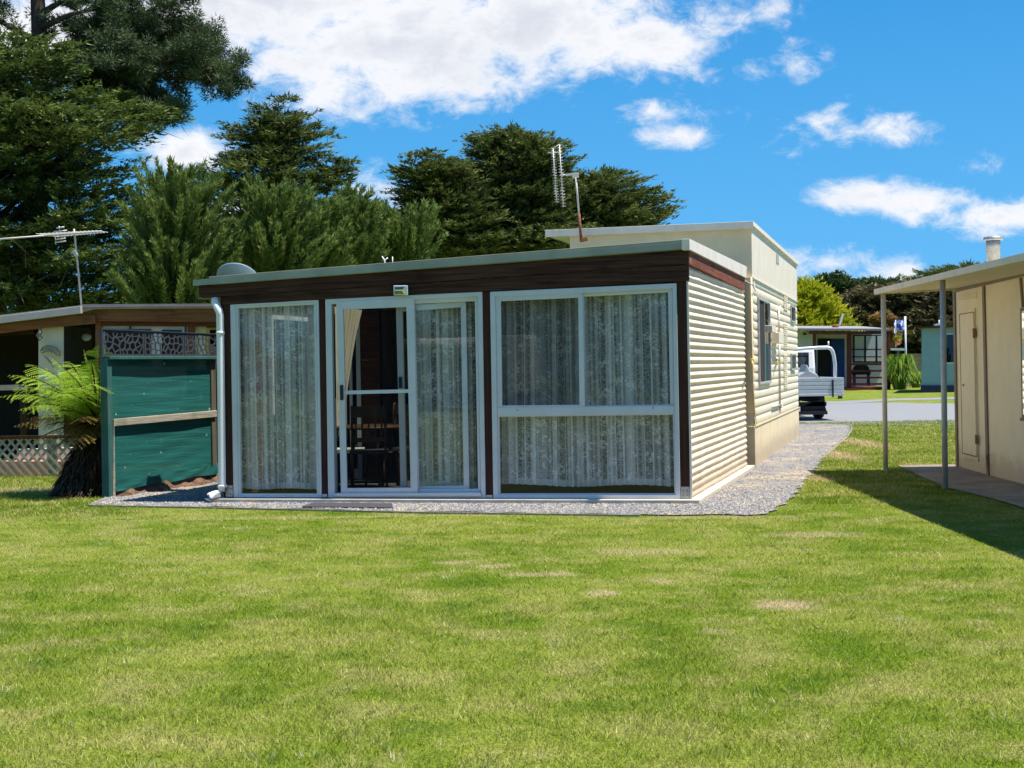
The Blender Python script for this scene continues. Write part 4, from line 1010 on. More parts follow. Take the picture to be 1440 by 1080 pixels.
# cloth as a slack sheet
m = MB(); N, K = 60, 60; vs = []
for k in range(K+1):
    for i in range(N+1):
        tt = .06+(Ls-.14)*i/N; f = k/K; z0 = zbL+(zbR-zbL)*i/N-.06; zz = z0+(zr-z0)*f
        fr = (i/N)
        sag = math.sin(math.pi*fr); mid = abs(math.sin(math.pi*(f if f < .5 else f)*2))
        d = -.010-.012*sag*mid+.0022*math.sin(zz*33+3*math.sin(tt*2))*sag+.0012*math.sin(zz*71+tt*4)
        vs.append(SC.w(tt, zz, d))
m.add(vs, [(k*(N+1)+i, k*(N+1)+i+1, (k+1)*(N+1)+i+1, (k+1)*(N+1)+i) for k in range(K) for i in range(N)], True)
m.build('shade_cloth', M['shade'], SCR)
m = MB(); 
vs = []
for k in range(4):
    for i in range(41):
        tt = .07+(Ls-.1)*i/40; zz = zbL+(zbR-zbL)*i/40+.045-.035*k+.008*math.sin(tt*7+k); vs.append(SC.w(tt, zz, .04+.005*math.sin(tt*11+k*2)))
m.add(vs, [(k*41+i, k*41+i+1, (k+1)*41+i+1, (k+1)*41+i) for k in range(3) for i in range(40)], True); m.build('cloth_hem', M['shade'], SCR)
# laser cut panels: cells inset, borders kept
def clip(poly, a, b):            # keep side nearer a
    mx, my = (a[0]+b[0])/2, (a[1]+b[1])/2; nx, ny = b[0]-a[0], b[1]-a[1]; out = []
    for i in range(len(poly)):
        p, q = poly[i], poly[(i+1) % len(poly)]
        dp = (p[0]-mx)*nx+(p[1]-my)*ny; dq = (q[0]-mx)*nx+(q[1]-my)*ny
        if dp <= 0: out.append(p)
        if (dp < 0 < dq) or (dq < 0 < dp):
            f = dp/(dp-dq); out.append((p[0]+(q[0]-p[0])*f, p[1]+(q[1]-p[1])*f))
    return out
tl0 = SC.hit(141.5, 463)[0]; tp0, zp0 = SC.hit(143, 463.5); tp1, zp1 = SC.hit(305, 470.5)
pt = [tp0, SC.hit(203, 466)[0], SC.hit(259, 469)[0], tp1+.05]
for j in range(3):
    a0, a1 = pt[j]+.006, pt[j+1]-.006; zb0 = zr+.03
    ztp = lambda tt: zp0+(zp1-zp0)*(tt-tp0)/(tp1-tp0)
    r = random.Random(40+j); W_, H_ = a1-a0, .31
    pts = []
    nx_, ny_ = max(4, int(W_/.088)), 4
    for ix in range(nx_):
        for iy in range(ny_): pts.append((( ix+.5+r.uniform(-.42,.42))*W_/nx_, (iy+.5+r.uniform(-.42,.42))*H_/ny_))
    m = MB()
    def W3(p, d): return SC.w(a0+p[0], zb0+p[1]*(ztp(a0+p[0])-zb0)/H_, d)
    bd = .016
    for i, p in enumerate(pts):
        poly = [(bd,bd),(W_-bd,bd),(W_-bd,H_-bd),(bd,H_-bd)]
        for k, q in enumerate(pts):
            if k != i: poly = clip(poly, p, q)
            if len(poly) < 3: break
        if len(poly) < 3: continue
        cx = sum(a for a, b in poly)/len(poly); cy = sum(b for a, b in poly)/len(poly)
        rad = math.sqrt(sum((a-cx)**2+(b-cy)**2 for a, b in poly)/len(poly)); f = max(.25, 1-.013/rad)
        inn = [(cx+(a-cx)*f, cy+(b-cy)*f) for a, b in poly]; n = len(poly)
        vs = [W3(q, .0) for q in poly]+[W3(q, .0) for q in inn]+[W3(q, -.008) for q in poly]+[W3(q, -.008) for q in inn]
        fs = []
        for k in range(n):
            l = (k+1) % n; fs += [(k,l,n+l,n+k), (2*n+k,3*n+k,3*n+l,2*n+l), (n+k,n+l,3*n+l,3*n+k)]
        m.add(vs, fs)
    for q in (((0,0),(W_,0),(W_,bd),(0,bd)), ((0,H_-bd),(W_,H_-bd),(W_,H_),(0,H_)), ((0,bd),(bd,bd),(bd,H_-bd),(0,H_-bd)), ((W_-bd,bd),(W_,bd),(W_,H_-bd),(W_-bd,H_-bd))):
        m.prism([W3(p, -.009) for p in q], [W3(p, .001) for p in q])
    m.build('cut_out_panel', M['panel'], SCR)
m = MB(); m.prism([SC.w(tp0-.02,zp0,-.03), SC.w(tp1+.06,zp1,-.03), SC.w(tp1+.06,zp1+.012,-.03), SC.w(tp0-.02,zp0+.012,-.03)], [SC.w(tp0-.02,zp0,.012), SC.w(tp1+.06,zp1,.012), SC.w(tp1+.06,zp1+.012,.012), SC.w(tp0-.02,zp0+.012,.012)])
m.pbox(SC, tp0-.012, tp0+.004, zr+.03, zp0, -.03, .012); m.build('top_cap', M['panel'], SCR)
# brown earth bank behind the foot of the screen
def soilmat():
    m, t, out = newmat('brown_soil'); f = t.noise(t.pos(), 9, 6, .7); c = t.mix(t.ss(f,.35,.65), (.055,.026,.016), (.20,.115,.065))
    b = t.n('ShaderNodeBsdfPrincipled', i_Base_Color=c, i_Roughness=1.0); t.set(b.inputs['Normal'], t.bump(f, 1, .06)); t.set(out.inputs[0], b); return m
M['soil'] = soilmat()
m = MB(); vs = []
for k in range(13):
    for i in range(31):
        tt = -.1+(Ls+.3)*i/30; w = k/12; h = .20*math.sin(math.pi*min(1,w*1.0))**.8*(.8+.35*math.sin(tt*7+w*5)+.2*math.sin(tt*19+w*11)); h *= min(1, max(0, (tt-.05)/.35)); p = SC.w(max(.06, tt)+w*.5, max(0, h)+.014, .10-w*.8+.05*math.sin(tt*9)); vs.append(p)
m.add(vs, [(k*31+i, k*31+i+1, (k+1)*31+i+1, (k+1)*31+i) for k in range(12) for i in range(30)], True)
tag(m.build('soil_bank', M['soil']), 'low bank of brown soil and rocks behind the foot of the teal screen', 'soil', kind='stuff')

# ================================================================== LEFT HOUSE
YL = 21.5
def Q(x, y, d=0): return P(x, y, YL+d)
HZ = thing('timber_house', Q(150, 640, 2), 'timber trimmed house with open verandah behind the teal screen', 'house')
HZ.location.z = 0; lz = lambda p: Vector((p.x, p.y, 0))
class YP:                     # facade plane at constant distance
    def __init__(s, Y): s.Y = Y
def fq(name, px, Y, th, mat, parent=None, bev=.004):
    m = MB(); a = [P(x, y, Y) for x, y in px]; b = [p+Vector((0, th, 0)) for p in a]; m.prism(a, b); return m.build(name, M[mat], parent or HZ, bev)
YH = 21.5
# roof parts
def slab(name, px, Y, depth, th, mat, rise=0):
    m = MB(); a = [P(x, y, Y) for x, y in px]; b = [p+Vector((0, depth, rise)) for p in a]
    t_ = Vector((0, 0, th)); m.prism(a+[q for q in reversed(b)], [q+t_ for q in a]+[q+t_ for q in reversed(b)]); return m.build(name, M[mat], HZ)
slab('roof', [(-260,479),(113,434)], YH-.02, 7, .05, 'pale_grey', .15)
slab('roof', [(113.5,431.6),(330,430.4)], YH+.10, 6, .04, 'pale_grey', .12)
fq('gutter', [(-260,477),(113,430.6),(113.5,440.6),(-260,487)], YH-.12, .10, 'grey_gutter')
fq('roof_edge', [(113.6,430.8),(330,429.4),(330,433.4),(134,434.8),(114,440)], YH-.02, .1, 'bbatten')
fq('fascia_board', [(-260,489),(113,442.8),(134,443.4),(134,455),(60,461.5),(-260,500)], YH, .06, 'orange_wood')
fq('fascia_board', [(134.5,436),(330,434.6),(330,453.4),(134.5,451.5)], YH+.06, .06, 'orange_wood')
fq('lower_board', [(134,451.8),(330,453.6),(330,459.5),(134,458)], YH+.14, .05, 'red_wood')
# verandah ceiling beam shade and back wall
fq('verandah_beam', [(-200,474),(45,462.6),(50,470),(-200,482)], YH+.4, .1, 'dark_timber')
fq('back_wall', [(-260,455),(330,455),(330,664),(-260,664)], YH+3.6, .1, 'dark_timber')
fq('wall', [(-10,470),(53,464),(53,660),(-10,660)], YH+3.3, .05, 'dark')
fq('cream_wall', [(54,459.5),(89.5,458.5),(89.5,650),(54,650)], YH+.12, .08, 'bcream')
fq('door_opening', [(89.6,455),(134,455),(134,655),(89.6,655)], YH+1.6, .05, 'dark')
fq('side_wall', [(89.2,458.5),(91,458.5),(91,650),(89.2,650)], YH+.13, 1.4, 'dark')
fq('post', [(134,451.5),(142,451.5),(142,650),(134,650)], YH+.13, .1, 'orange_wood')
fq('post', [(27,540),(36,540),(38,655),(29,655)], YH+.02, .1, 'dark_timber')
fq('rail', [(-200,544),(37,541),(37,548.6),(-200,552)], YH-.05, .05, 'grey_wood')
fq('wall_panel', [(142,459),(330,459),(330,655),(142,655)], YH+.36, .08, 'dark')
wf = fq('window', [(142,450.8),(263.8,451.0),(263.8,520),(142,520)], YH+.2, .12, 'offwhite')
wf['label'] = 'wide white framed window unit'
fq('pane', [(148,463),(212,463),(212,515),(148,515)], YH+.17, .02, 'dark', wf, 0)
fq('pane', [(227.5,464),(255,464.4),(255,515),(227.5,515)], YH+.17, .02, 'dark', wf, 0)
fq('window_bar', [(181.6,452.5),(183.4,452.5),(183.4,515),(181.6,515)], YH+.16, .03, 'black_plastic', wf, 0)
fq('window_bar', [(259.6,452.5),(261.8,452.5),(261.8,515),(259.6,515)], YH+.16, .03, 'black_plastic', wf, 0)
fq('cream_panel', [(272,457),(290,457),(290,520),(272,520)], YH+.3, .04, 'bcream')
fq('wall_panel', [(142,520),(263,520),(263,560),(142,560)], YH+.3, .05, 'offwhite')
fq('trim_board', [(264,452.5),(272,452.5),(272,520),(264,520)], YH+.2, .1, 'orange_wood')
w2 = fq('window', [(290,460.5),(330,460.5),(330,520),(290,520)], YH+.28, .06, 'brass'); w2['label'] = 'small yellow framed window'
fq('pane', [(295,464),(330,464),(330,520),(295,520)], YH+.26, .01, 'glass_dark', w2, 0)
fq('brick_base', [(-200,648.5),(150,648.5),(150,672),(-200,672)], 19.75, .2, 'brick')
fq('deck_edge', [(24,632),(135,628),(135,648),(24,648)], 19.9, .1, 'offwhite')
fq('lamp_pendant', [(0,0),(1,0),(1,1),(0,1)], YH+1.2, .01, 'white_plastic') if False else None
HL = thing('hanging_lamp', P(122,476,YH+.7), 'small white hanging lamp in the dark doorway behind the fern', 'lamp')
m = MB(); m.lathe(P(121.5,474,YH+.7), [(0,-.035),(.06,-.03),(.075,0),(.045,.035),(0,.045)], 14, Vector((.2,-.7,.7))); m.build('shade', M['white_plastic'], HL)
m = MB(); m.tube([P(122,473,YH+.7), P(122,455,YH+.7)], .006, 5); m.build('cord', M['black_plastic'], HL)
# driftwood ornament on cream wall
m = MB(); yo = YH+.02
c = [P(x, y, yo) for x, y in ((57,494),(60,490),(66,488),(73,488.5),(79,491),(83,496),(84.5,501))]; m.tube(c, [.01,.022,.03,.03,.026,.02,.012], 8)
c = [P(x, y, yo-.01) for x, y in ((58,497),(64,493.5),(70,493),(76,495.5),(81,500))]; m.tube(c, [.008,.02,.024,.018,.008], 8)
c = [P(x, y, yo) for x, y in ((62,500),(68,506),(73,512),(75,517))]; m.tube(c, [.008,.014,.012,.006], 6)
tag(m.build('wall_ornament', M['grey_wood']), 'curved driftwood ornament hung on the cream wall of the timber house', 'ornament')
m = MB(); yo = YH-.08; m.tube([P(57,461,yo), P(57,466,yo), P(54,472,yo), P(56,477,yo), P(60,474,yo)], [.012,.03,.04,.03,.01], 8)
tag(m.build('hanging_ornament', M['post_wood']), 'small dark ornament hanging under the verandah fascia', 'ornament')
# left TV antenna on the house roof
yA = YH+.3
TB2 = thing('yagi_antenna', P(115, 431, yA), 'long horizontal tv antenna on a thin mast above the timber house roof', 'antenna')
m = MB(); m.tube([P(115,434,yA), P(105.5,335,yA), P(104,322,yA)], .014, 8); m.build('mast', M['aerial'], TB2)
m = MB(); m.bar(P(103.5,353,yA-.03), P(108.4,360,yA-.03), .06, .05); m.build('balun_box', M['galv_grey'], TB2)
m = MB(); ba, bb = P(-90, 343, yA-.02), P(67, 331, yA-.02); bc = P(143, 325.5, yA-.02); m.tube([ba, bb], .012, 6); m.tube([bb, bc], .016, 6); m.build('boom', M['aerial'], TB2)
for k in range(16):
    c = bb.lerp(bc, k/15); hw = .28-.008*k; e = MB(); e.tube([c-Vector((hw*.30,hw,0)), c+Vector((hw*.30,hw,0))], .006, 5); e.build('element', M['aerial'], TB2)
for (y, w) in ((320,.06),(325,.10),(336,.08),(340,.09)):
    c = P(85, y, yA-.03); e = MB(); e.tube([c-Vector((w,0,.01)), c+Vector((w,0,.01))], .011, 5); e.build('element', M['aerial'], TB2)
e = MB(); e.tube([P(83,318,yA-.03), P(87,341,yA-.03)], .008, 5); e.tube([P(77.6,332,yA-.03), P(78.5,344,yA-.03)], .005, 5); e.build('reflector_bar', M['aerial'], TB2)

# lattice fence
LA, LB = G(-60, 672.5), G(140, 669)
LP = Plane(LA, LB)
LF = thing('lattice_fence', LP.w(LP.L/2, 0), 'beige diagonal lattice fence on posts behind the tree fern', 'fence')
zl1 = LP.hit(40, 616)[1]
m = MB(); sp_ = .118; Ll = LP.L+.2
def seg(sg, off, d):
    # line t = off + sg*z, clip z in [.03,zl1], t in [0,Ll]
    za, zb = .03, zl1; 
    ta, tb = off+sg*za, off+sg*zb
    if sg > 0:
        if tb < 0 or ta > Ll: return
        if ta < 0: za = -off/sg; ta = 0
        if tb > Ll: zb = (Ll-off)/sg; tb = Ll
    else:
        if ta < 0 or tb > Ll: return
        if tb < 0: zb = -off/sg; tb = 0
        if ta > Ll: za = (Ll-off)/sg; ta = Ll
    if zb-za < .02: return
    m.bar(LP.w(ta, za, d), LP.w(tb, zb, d), .008, .034, up=LP.n) if False else m.prism(*[[LP.w(tq+o, zq, d+dd) for tq, zq, o in ((ta,za,-.022),(ta,za,.022),(tb,zb,.022),(tb,zb,-.022))] for dd in (0, .007)])
k = -1.2
while k < Ll+1.5:
    seg(.85, k, 0); seg(-.85, k, .008); k += sp_
m.build('lattice', M['beige'], LF)
for x in (72.5, 133):
    t0 = LP.hit(x, 660)[0]; m = MB(); m.pbox(LP, t0-.06, t0+.06, -.03, zl1+.04, -.10, -.005); m.build('post', M['post_wood'], LF, .005)
m = MB(); m.pbox(LP, -.3, Ll, zl1-.01, zl1+.035, -.03, .03); m.build('top_rail', M['dark_timber'], LF, .004)

# ================================================================== TREE FERN
FB = G(112, 697)
TF = thing('tree_fern', FB, 'tree fern with bright lime fronds and shaggy dark trunk beside the teal screen', 'tree fern')
CRN = P(139, 596, FB.y+.15)
def fernfronds():
    V = []; A = []; V2 = []; A2 = []; SB_ = MB()
    r = np.random.default_rng(4)
    specs = []
    # px target tips for the fronds facing the viewer, plus a full whorl
    for (x, y, dy, old) in ((2,557,-.2,0),(14,527,.15,0),(40,512,.5,0),(72,503,-.1,0),(95,508,.6,0),(118,492,.1,0),(141,486,-.1,0),(22,598,-.35,1),(48,620,-.5,1),(62,585,-.6,0),(90,520,-.5,0),(35,560,.2,0),(50,545,-.3,0),(75,540,.3,0),(60,600,-.1,1),(30,575,-.6,0),(105,545,-.8,0),(128,510,-.3,0),(85,610,-.4,1),(64,520,.2,0),(100,560,-.6,0),(20,545,.5,0),(84,555,-.9,0),(55,570,.3,0),(110,590,-.7,1),(40,588,-.2,1),(75,632,-.3,1),(100,630,-.6,1),(112,520,.7,0),(130,540,-.9,0)):
        specs.append((P(x, y, FB.y+dy), old))
    for a in (110, 130, 150): specs.append((CRN+Vector((1.0*math.cos(R(a)), 1.0*math.sin(R(a)), .35)), 0))
    for tip, old in specs:
        ch = tip-CRN; Lf = ch.length; mid = CRN+ch*.5+Vector((0, 0, (.24 if not old else .16)*Lf)); n = 21
        pts = []
        for i in range(n+1):
            f = i/n; p = CRN*(1-f)**2+mid*2*f*(1-f)+tip*f*f; pts.append(p)
        SB_.tube(pts[::2], [.012*(1-j/(len(pts[::2])))+.002 for j in range(len(pts[::2]))], 5)
        for i in range(3, n+1):
            p = pts[i]; d = (pts[i]-pts[i-1]).normalized(); sd_ = d.cross(Vector((0, 0, 1))); 
            if sd_.length < .05: sd_ = Vector((1,0,0))
            sd_.normalize(); nrm = sd_.cross(d); f = i/n
            pl_ = Lf*.24*math.sin(math.pi*min(1, .12+f*.86))**.8*(1 if f < .9 else .7)+.02
            for sg in (-1, 1):
                q = (sd_*sg*.86+d*(.30+.3*r.random())+Vector((0,0,-.12-.38*r.random()))).normalized()
                lat = q.cross(nrm).normalized(); nl = 11
                for j in range(1, nl+1):
                    g = j/nl; c = p+q*pl_*g+Vector((0,0,-.10*g*g*pl_)); ll = pl_*.17*(1-g*.7)+.005
                    for s2 in (-1, 1):
                        e = (lat*s2*.9+q*.45).normalized(); wq = q*pl_/nl*.36
                        tr = [c-wq, c+wq, c+e*ll+Vector((0,0,-.004))]
                        (V2 if old else V).extend([tuple(x) for x in tr]); (A2 if old else A).extend([float(np.clip(.25+.5*g+.3*r.random()-.1, 0, 1))]*3)
    for nm, vv, aa, mt in (('fronds', V, A, 'lf_fern'), ('old_fronds', V2, A2, 'lf_fern_old')):
        vv = np.array(vv).reshape(-1, 3, 3); aa = np.array(aa).reshape(-1, 3)
        tq_ = ((vv-np.array(SC.A))*np.array(SC.u)).sum(2).max(1); nq_ = ((vv-np.array(SC.A))*np.array(SC.n)).sum(2)
        ok = ~((tq_ > -.14) & (nq_.max(1) > -.05)); vv = vv[ok].reshape(-1, 3); aa = aa[ok].ravel(); bigmesh(nm, vv, np.arange(len(vv)).reshape(-1, 3), M[mt], TF, np.array(aa))
    SB_.build('frond_stems', M['lf_fern_old'], TF)
fernfronds()
m = MB(); m.tube([FB+Vector((.12,0,-.05)), FB+Vector((.14,.03,.35)), CRN-Vector((0,0,.08))], [.22,.17,.10], 14); m.build('trunk', M['bark_fern'], TF)
def skirt():
    r = np.random.default_rng(8); V = []; A = []
    for k in range(5200):
        a = r.random()*6.283; h = r.random(); c = np.array(FB.lerp(CRN, h))+np.array([.06*(1-h),0,0]); rad = (.12+.24*(1-h)**.8)*(.6+.5*r.random())
        p = c+np.array([math.cos(a)*rad, math.sin(a)*rad*.9, 0]); p[2] = max(.02, p[2])
        ln = .10+.16*r.random(); d = np.array([math.cos(a)*.35, math.sin(a)*.35, -1.0])+r.normal(0, .25, 3); d /= np.linalg.norm(d)
        e = p+d*ln; e[2] = max(.0, e[2]); s = np.cross(d, r.normal(0,1,3)); s = s/np.linalg.norm(s)*.009
        V += [p-s, p+s, e]; A += [r.random()]*3
    bigmesh('dead_fronds', np.array(V), np.arange(len(V)).reshape(-1, 3), M['dead'], TF, np.array(A))
skirt()
# tiny yellow flower at the foot of the screen
fl = G(128.5, 699.5); m = MB(); m.tube([fl, fl+Vector((0,0,.08))], .003, 5); m.lathe(fl+Vector((0,0,.08)), [(0,0),(.02,.004),(.024,.012),(0,.02)], 10, Vector((0,-.6,.8)))
tag(m.build('dandelion', M['yellow_fl']), 'single yellow dandelion flower at the foot of the tree fern', 'flower')

# ================================================================== TREES
def tris_from(pos, dirs, ln, wd, r, flatn=0):
    n = len(pos); d = dirs/np.maximum(1e-6, np.linalg.norm(dirs, axis=1))[:, None]
    s = np.cross(d, r.normal(0, 1, (n, 3))*(1-flatn*.5)+np.array([0, 0, 1.6*flatn])); s /= np.maximum(1e-6, np.linalg.norm(s, axis=1))[:, None]
    ln = ln[:, None]; wd = wd[:, None]
    return np.stack([pos-s*wd*.5, pos+s*wd*.5, pos+d*ln], 1).reshape(-1, 3)
def profile(rows, Y):
    out = []
    for (y, xl, xr) in rows:
        a, b = P(xl, y, Y), P(xr, y, Y); out.append((a.z, (a.x+b.x)/2, (b.x-a.x)/2))
    out.sort(); return np.array(out)
def tree(name, label, rows, Y, mat, nclump=220, per=260, csize=.9, flat=.38, leaf=.16, lw=.05, seed=1, up=.25, layer=True, depthf=.85, limbs=26, trunk_r=.3, trunk_px=None, cat='tree', group=None, shell=.5, droop=0.0, plume=False, low=0.0, lean=(0,0,0), ntw=0, wisp=.25):
    if not plume and flat < .35: nclump = int(nclump*.62); csize *= 1.22; flat *= .72; per = int(per*1.75)
    r = np.random.default_rng(seed); pr = profile(rows, Y)
    base = Vector(((pr[:,1]*pr[:,2]).sum()/pr[:,2].sum(), Y, 0)) if trunk_px is None else G(trunk_px, 600)*0+Vector((P(trunk_px, 500, Y).x, Y, 0))
    T = thing(name, base, label, cat, group)
    zmin, zmax = pr[0,0], pr[-1,0]
    zs = []; 
    while len(zs) < nclump:
        z_ = r.uniform(zmin, zmax); rr_ = np.interp(z_, pr[:,0], pr[:,2])
        if r.random() < (rr_/pr[:,2].max())**1.1+.03: zs.append(z_)
    zs = np.array(zs); cx = np.interp(zs, pr[:,0], pr[:,1]); rad = np.interp(zs, pr[:,0], pr[:,2])
    cs = csize*(.55+.75*r.random(nclump)); cs = np.minimum(cs, np.maximum(.35*csize, rad*.75))
    ang = r.random(nclump)*2*np.pi; q = shell+(1-shell)*r.random(nclump)**.6
    rr2 = np.maximum(0, rad-cs*(.45 if not plume else .75))*q
    shape_ = 1+.15*np.sin(zs*2.3+seed)+.13*np.sin(zs*4.7+ang*2+seed)+.10*np.sin(ang*3+seed); rr2 = rr2*shape_
    C = np.stack([cx+np.cos(ang)*rr2, Y+np.sin(ang)*rr2*depthf, zs], 1)
    cen = np.stack([cx, np.full(nclump, Y), zs-rad*.35], 1)
    out = C-cen; out /= np.maximum(.001, np.linalg.norm(out, axis=1))[:, None]
    cnt = np.maximum(40, (per*(cs/csize)**1.6)).astype(int); idx = np.repeat(np.arange(nclump), cnt); n = len(idx)
    tone = r.random(nclump)*.55
    if not plume:
        NS = 26                              # sprays per clump, leaves set along each spray
        S_ = nclump*NS; ci = np.repeat(np.arange(nclump), NS)
        sa = r.random(S_)*2*np.pi; sr = r.random(S_)**.55
        hz = np.stack([np.cos(sa), np.sin(sa), np.zeros(S_)], 1)
        wob = 1+wisp*np.sin(sa*3+ci*1.7)+wisp*.8*np.sin(sa*5+ci*2.9)
        so3 = C[ci]+hz*(cs[ci]*sr*.62*wob)[:, None]
        so3[:, 2] += flat*cs[ci]*(1-sr**2)*r.uniform(-.5, 1.0, S_)+(hz[:, :2]*out[ci][:, :2]).sum(1)*cs[ci]*sr*.15
        sdir = hz*(.55+.5*sr)[:, None]+out[ci]*.5+r.normal(0, .22, (S_, 3)); sdir[:, 2] = sdir[:, 2]*.45+up*r.uniform(-.3, 1.4, S_); sdir += np.array(lean)
        sdir /= np.linalg.norm(sdir, axis=1)[:, None]; sl = cs[ci]*r.uniform(.28, .62, S_)
        si_ = r.integers(0, NS, n)+idx*NS; f = r.random(n)
        side = np.cross(sdir[si_], np.array([0, 0, 1.0])); side /= np.maximum(1e-6, np.linalg.norm(side, axis=1))[:, None]; sgn = np.where(r.random(n) < .5, -1, 1)
        pos = so3[si_]+sdir[si_]*(f*sl[si_])[:, None]+side*(sgn*.16*sl[si_]*(1-f*.8)*r.random(n))[:, None]+r.normal(0, .018, (n, 3))*cs[idx][:, None]
        dr = sdir[si_]*.9+side*(sgn*.55)[:, None]+r.normal(0, .25, (n, 3))+np.array([0, 0, up*.5])
        ln = leaf*(.6+.8*r.random(n)); wd = lw*(.7+.8*r.random(n))
        st = r.random(S_)
        rnd = np.clip(tone[idx]+.28*st[si_]+.22*f+.15*r.random(n), 0, 1); FLATN = True
    else:
        ax = out*np.array([1.0, 1.0, .3])+np.array([0, 0, up])+np.array(lean)+r.normal(0, .12, (nclump, 3)); ax /= np.linalg.norm(ax, axis=1)[:, None]
        f = r.random(n)**.9; L_ = (cs*r.uniform(1.5, 3.0, nclump))[idx]
        side = r.normal(0, 1, (n, 3)); side -= ax[idx]*(side*ax[idx]).sum(1)[:, None]; side /= np.linalg.norm(side, axis=1)[:, None]
        wdt = .20*cs[idx]*(1-f)**1.1+.012
        pos = C[idx]+ax[idx]*((f-.4)*L_)[:, None]+side*(wdt*r.random(n)**.6)[:, None]
        pos[:, 2] += -.10*(f*f)*L_*droop
        dr = ax[idx]*1.0+side*.55+r.normal(0, .15, (n, 3))
        ln = leaf*(.6+.8*r.random(n)); wd = lw*(.6+.8*r.random(n)); rnd = np.clip(tone[idx]+.35*f+.3*r.random(n)-.05, 0, 1)
    V = tris_from(pos, dr, ln, wd, r, 0 if plume else .75); bigmesh('crown', V, np.arange(len(V)).reshape(-1, 3), M[mat], T, np.repeat(rnd, 3))
    m = MB(); tp = Vector((float(np.interp(zmax*.9, pr[:,0], pr[:,1])), Y, zmax*.9)); tr_ = [Vector((base.x, Y, -.1)), Vector((base.x*.7+tp.x*.3+.1, Y, zmax*.3)), Vector((base.x*.4+tp.x*.6-.1, Y+.1, zmax*.6)), tp]
    m.tube(tr_, [trunk_r, trunk_r*.8, trunk_r*.5, trunk_r*.12], 10)
    def axis_at(z_):
        z_ = max(0, min(zmax*.88, z_)); f = z_/(zmax*.9)*3; i = min(2, int(f)); return tr_[i].lerp(tr_[i+1], f-i)
    order = r.permutation(nclump)[:limbs]
    for k in order:
        c = Vector(C[k]); s0 = axis_at(max(zmin*.7, c.z-.55*(c-axis_at(c.z)).length-.3)); md = s0.lerp(c, .55)+Vector((0, 0, .12*(c-s0).length)); rb = trunk_r*.30*(1-.55*c.z/zmax)
        m.tube([s0, md, c], [rb, rb*.6, rb*.2], 6)
    m.build('trunk', M['bark_dark'], T)
    if ntw:
        V = []; 
        k = r.integers(0, nclump, ntw); c = C[k]+r.normal(0, .5, (ntw, 3))*cs[k][:, None]*np.array([1,1,.4]); d = out[k]+r.normal(0, .6, (ntw, 3)); d /= np.linalg.norm(d, axis=1)[:, None]
        V = tris_from(c-d*.5, d, np.full(ntw, .7), np.full(ntw, .03), r); bigmesh('bare_twigs', V, np.arange(len(V)).reshape(-1, 3), M['bark_twig'], T, np.repeat(r.random(ntw), 3))
    return T
M['bark_twig'] = leafmat('bare_twigs', (.07,.055,.045), (.15,.12,.10), (.24,.20,.17), None, .0)
GT = 'conifers behind the timber house'
tree('cypress_tree', 'huge dark layered cypress at the far left behind the timber house', [(70,-60,60),(92,-180,120),(150,-220,172),(200,-240,190),(260,-240,188),(320,-240,200),(380,-240,225),(430,-240,230),(470,-240,220)], 40, 'lf_cyp2', 700, 300, 1.15, .26, .17, .055, 21, .12, trunk_r=.5, shell=.35, depthf=.75, limbs=50, ntw=1200)
tree('feathery_conifer', 'loose spiky green conifer just left of the satellite dish', [(258,205,262),(282,190,300),(300,180,325),(340,170,335),(400,165,340),(450,160,345)], 33, 'lf_feather', 330, 300, .80, 1, .13, .035, 33, 1.0, plume=True, trunk_r=.2, shell=.25, limbs=40, lean=(.12,-.2,0), group=None, droop=.5)
tree('cypress_tree', 'tall open topped cypress standing against the sky left of centre', [(138,385,418),(160,338,440),(200,322,452),(228,300,460),(240,296,480),(262,292,475),(290,300,460),(330,300,450),(380,300,450)], 55, 'lf_cyp', 200, 300, 1.25, .30, .20, .065, 45, .15, trunk_r=.45, shell=.25, limbs=110, ntw=900, trunk_px=405)
tree('cypress_branch_tree', 'small low cypress crown reaching right beside the tall open cypress', [(225,470,505),(240,440,500),(256,430,495)], 54.5, 'lf_cyp', 26, 300, 1.0, .25, .20, .065, 46, .1, trunk_r=.15, limbs=14, trunk_px=425)
for i, (rows, lab, sd_, Y) in enumerate((
    ([(290,352,400),(305,335,430),(310,325,450),(350,320,455),(400,318,460)], 'feathery green conifer rising behind the left part of the annexe roof', 51, 34),
    ([(298,420,460),(315,405,480),(330,395,490),(370,390,495),(400,388,500)], 'middle feathery conifer behind the annexe roof', 52, 35),
    ([(278,478,512),(292,470,524),(308,465,530),(340,455,540),(385,450,548)], 'blue tinged feathery conifer with pointed top next to the sky gap', 53, 36))):
    tree('feathery_conifer', lab, rows, Y, 'lf_feather', 240, 300, .72, 1, .13, .036, sd_, 1.1, plume=True, trunk_r=.18, shell=.25, limbs=30, lean=(.15,-.2,0), droop=.5)
tree('young_pine', 'low bright green pine behind the middle of the annexe roof', [(318,560,590),(332,530,612),(348,515,622),(372,505,628)], 38, 'lf_feather', 150, 260, .65, 1, .14, .04, 58, 1.2, plume=True, trunk_r=.15, shell=.3, limbs=20)
tree('cypress_tree', 'dark cypress left of the three standing behind the roof antenna', [(214,578,612),(228,562,640),(250,552,655),(275,550,680),(300,552,695),(340,558,700),(370,570,700)], 58, 'lf_cyp', 270, 300, 1.15, .28, .19, .06, 61, .18, trunk_r=.4, shell=.35, limbs=40)
tree('cypress_tree', 'tallest dense cypress directly behind the roof antenna', [(188,672,720),(197,664,785),(225,660,798),(250,655,792),(275,640,800),(310,630,815),(350,630,825),(375,640,825)], 60, 'lf_cyp', 420, 320, 1.25, .27, .19, .062, 62, .18, trunk_r=.5, shell=.35, limbs=50)
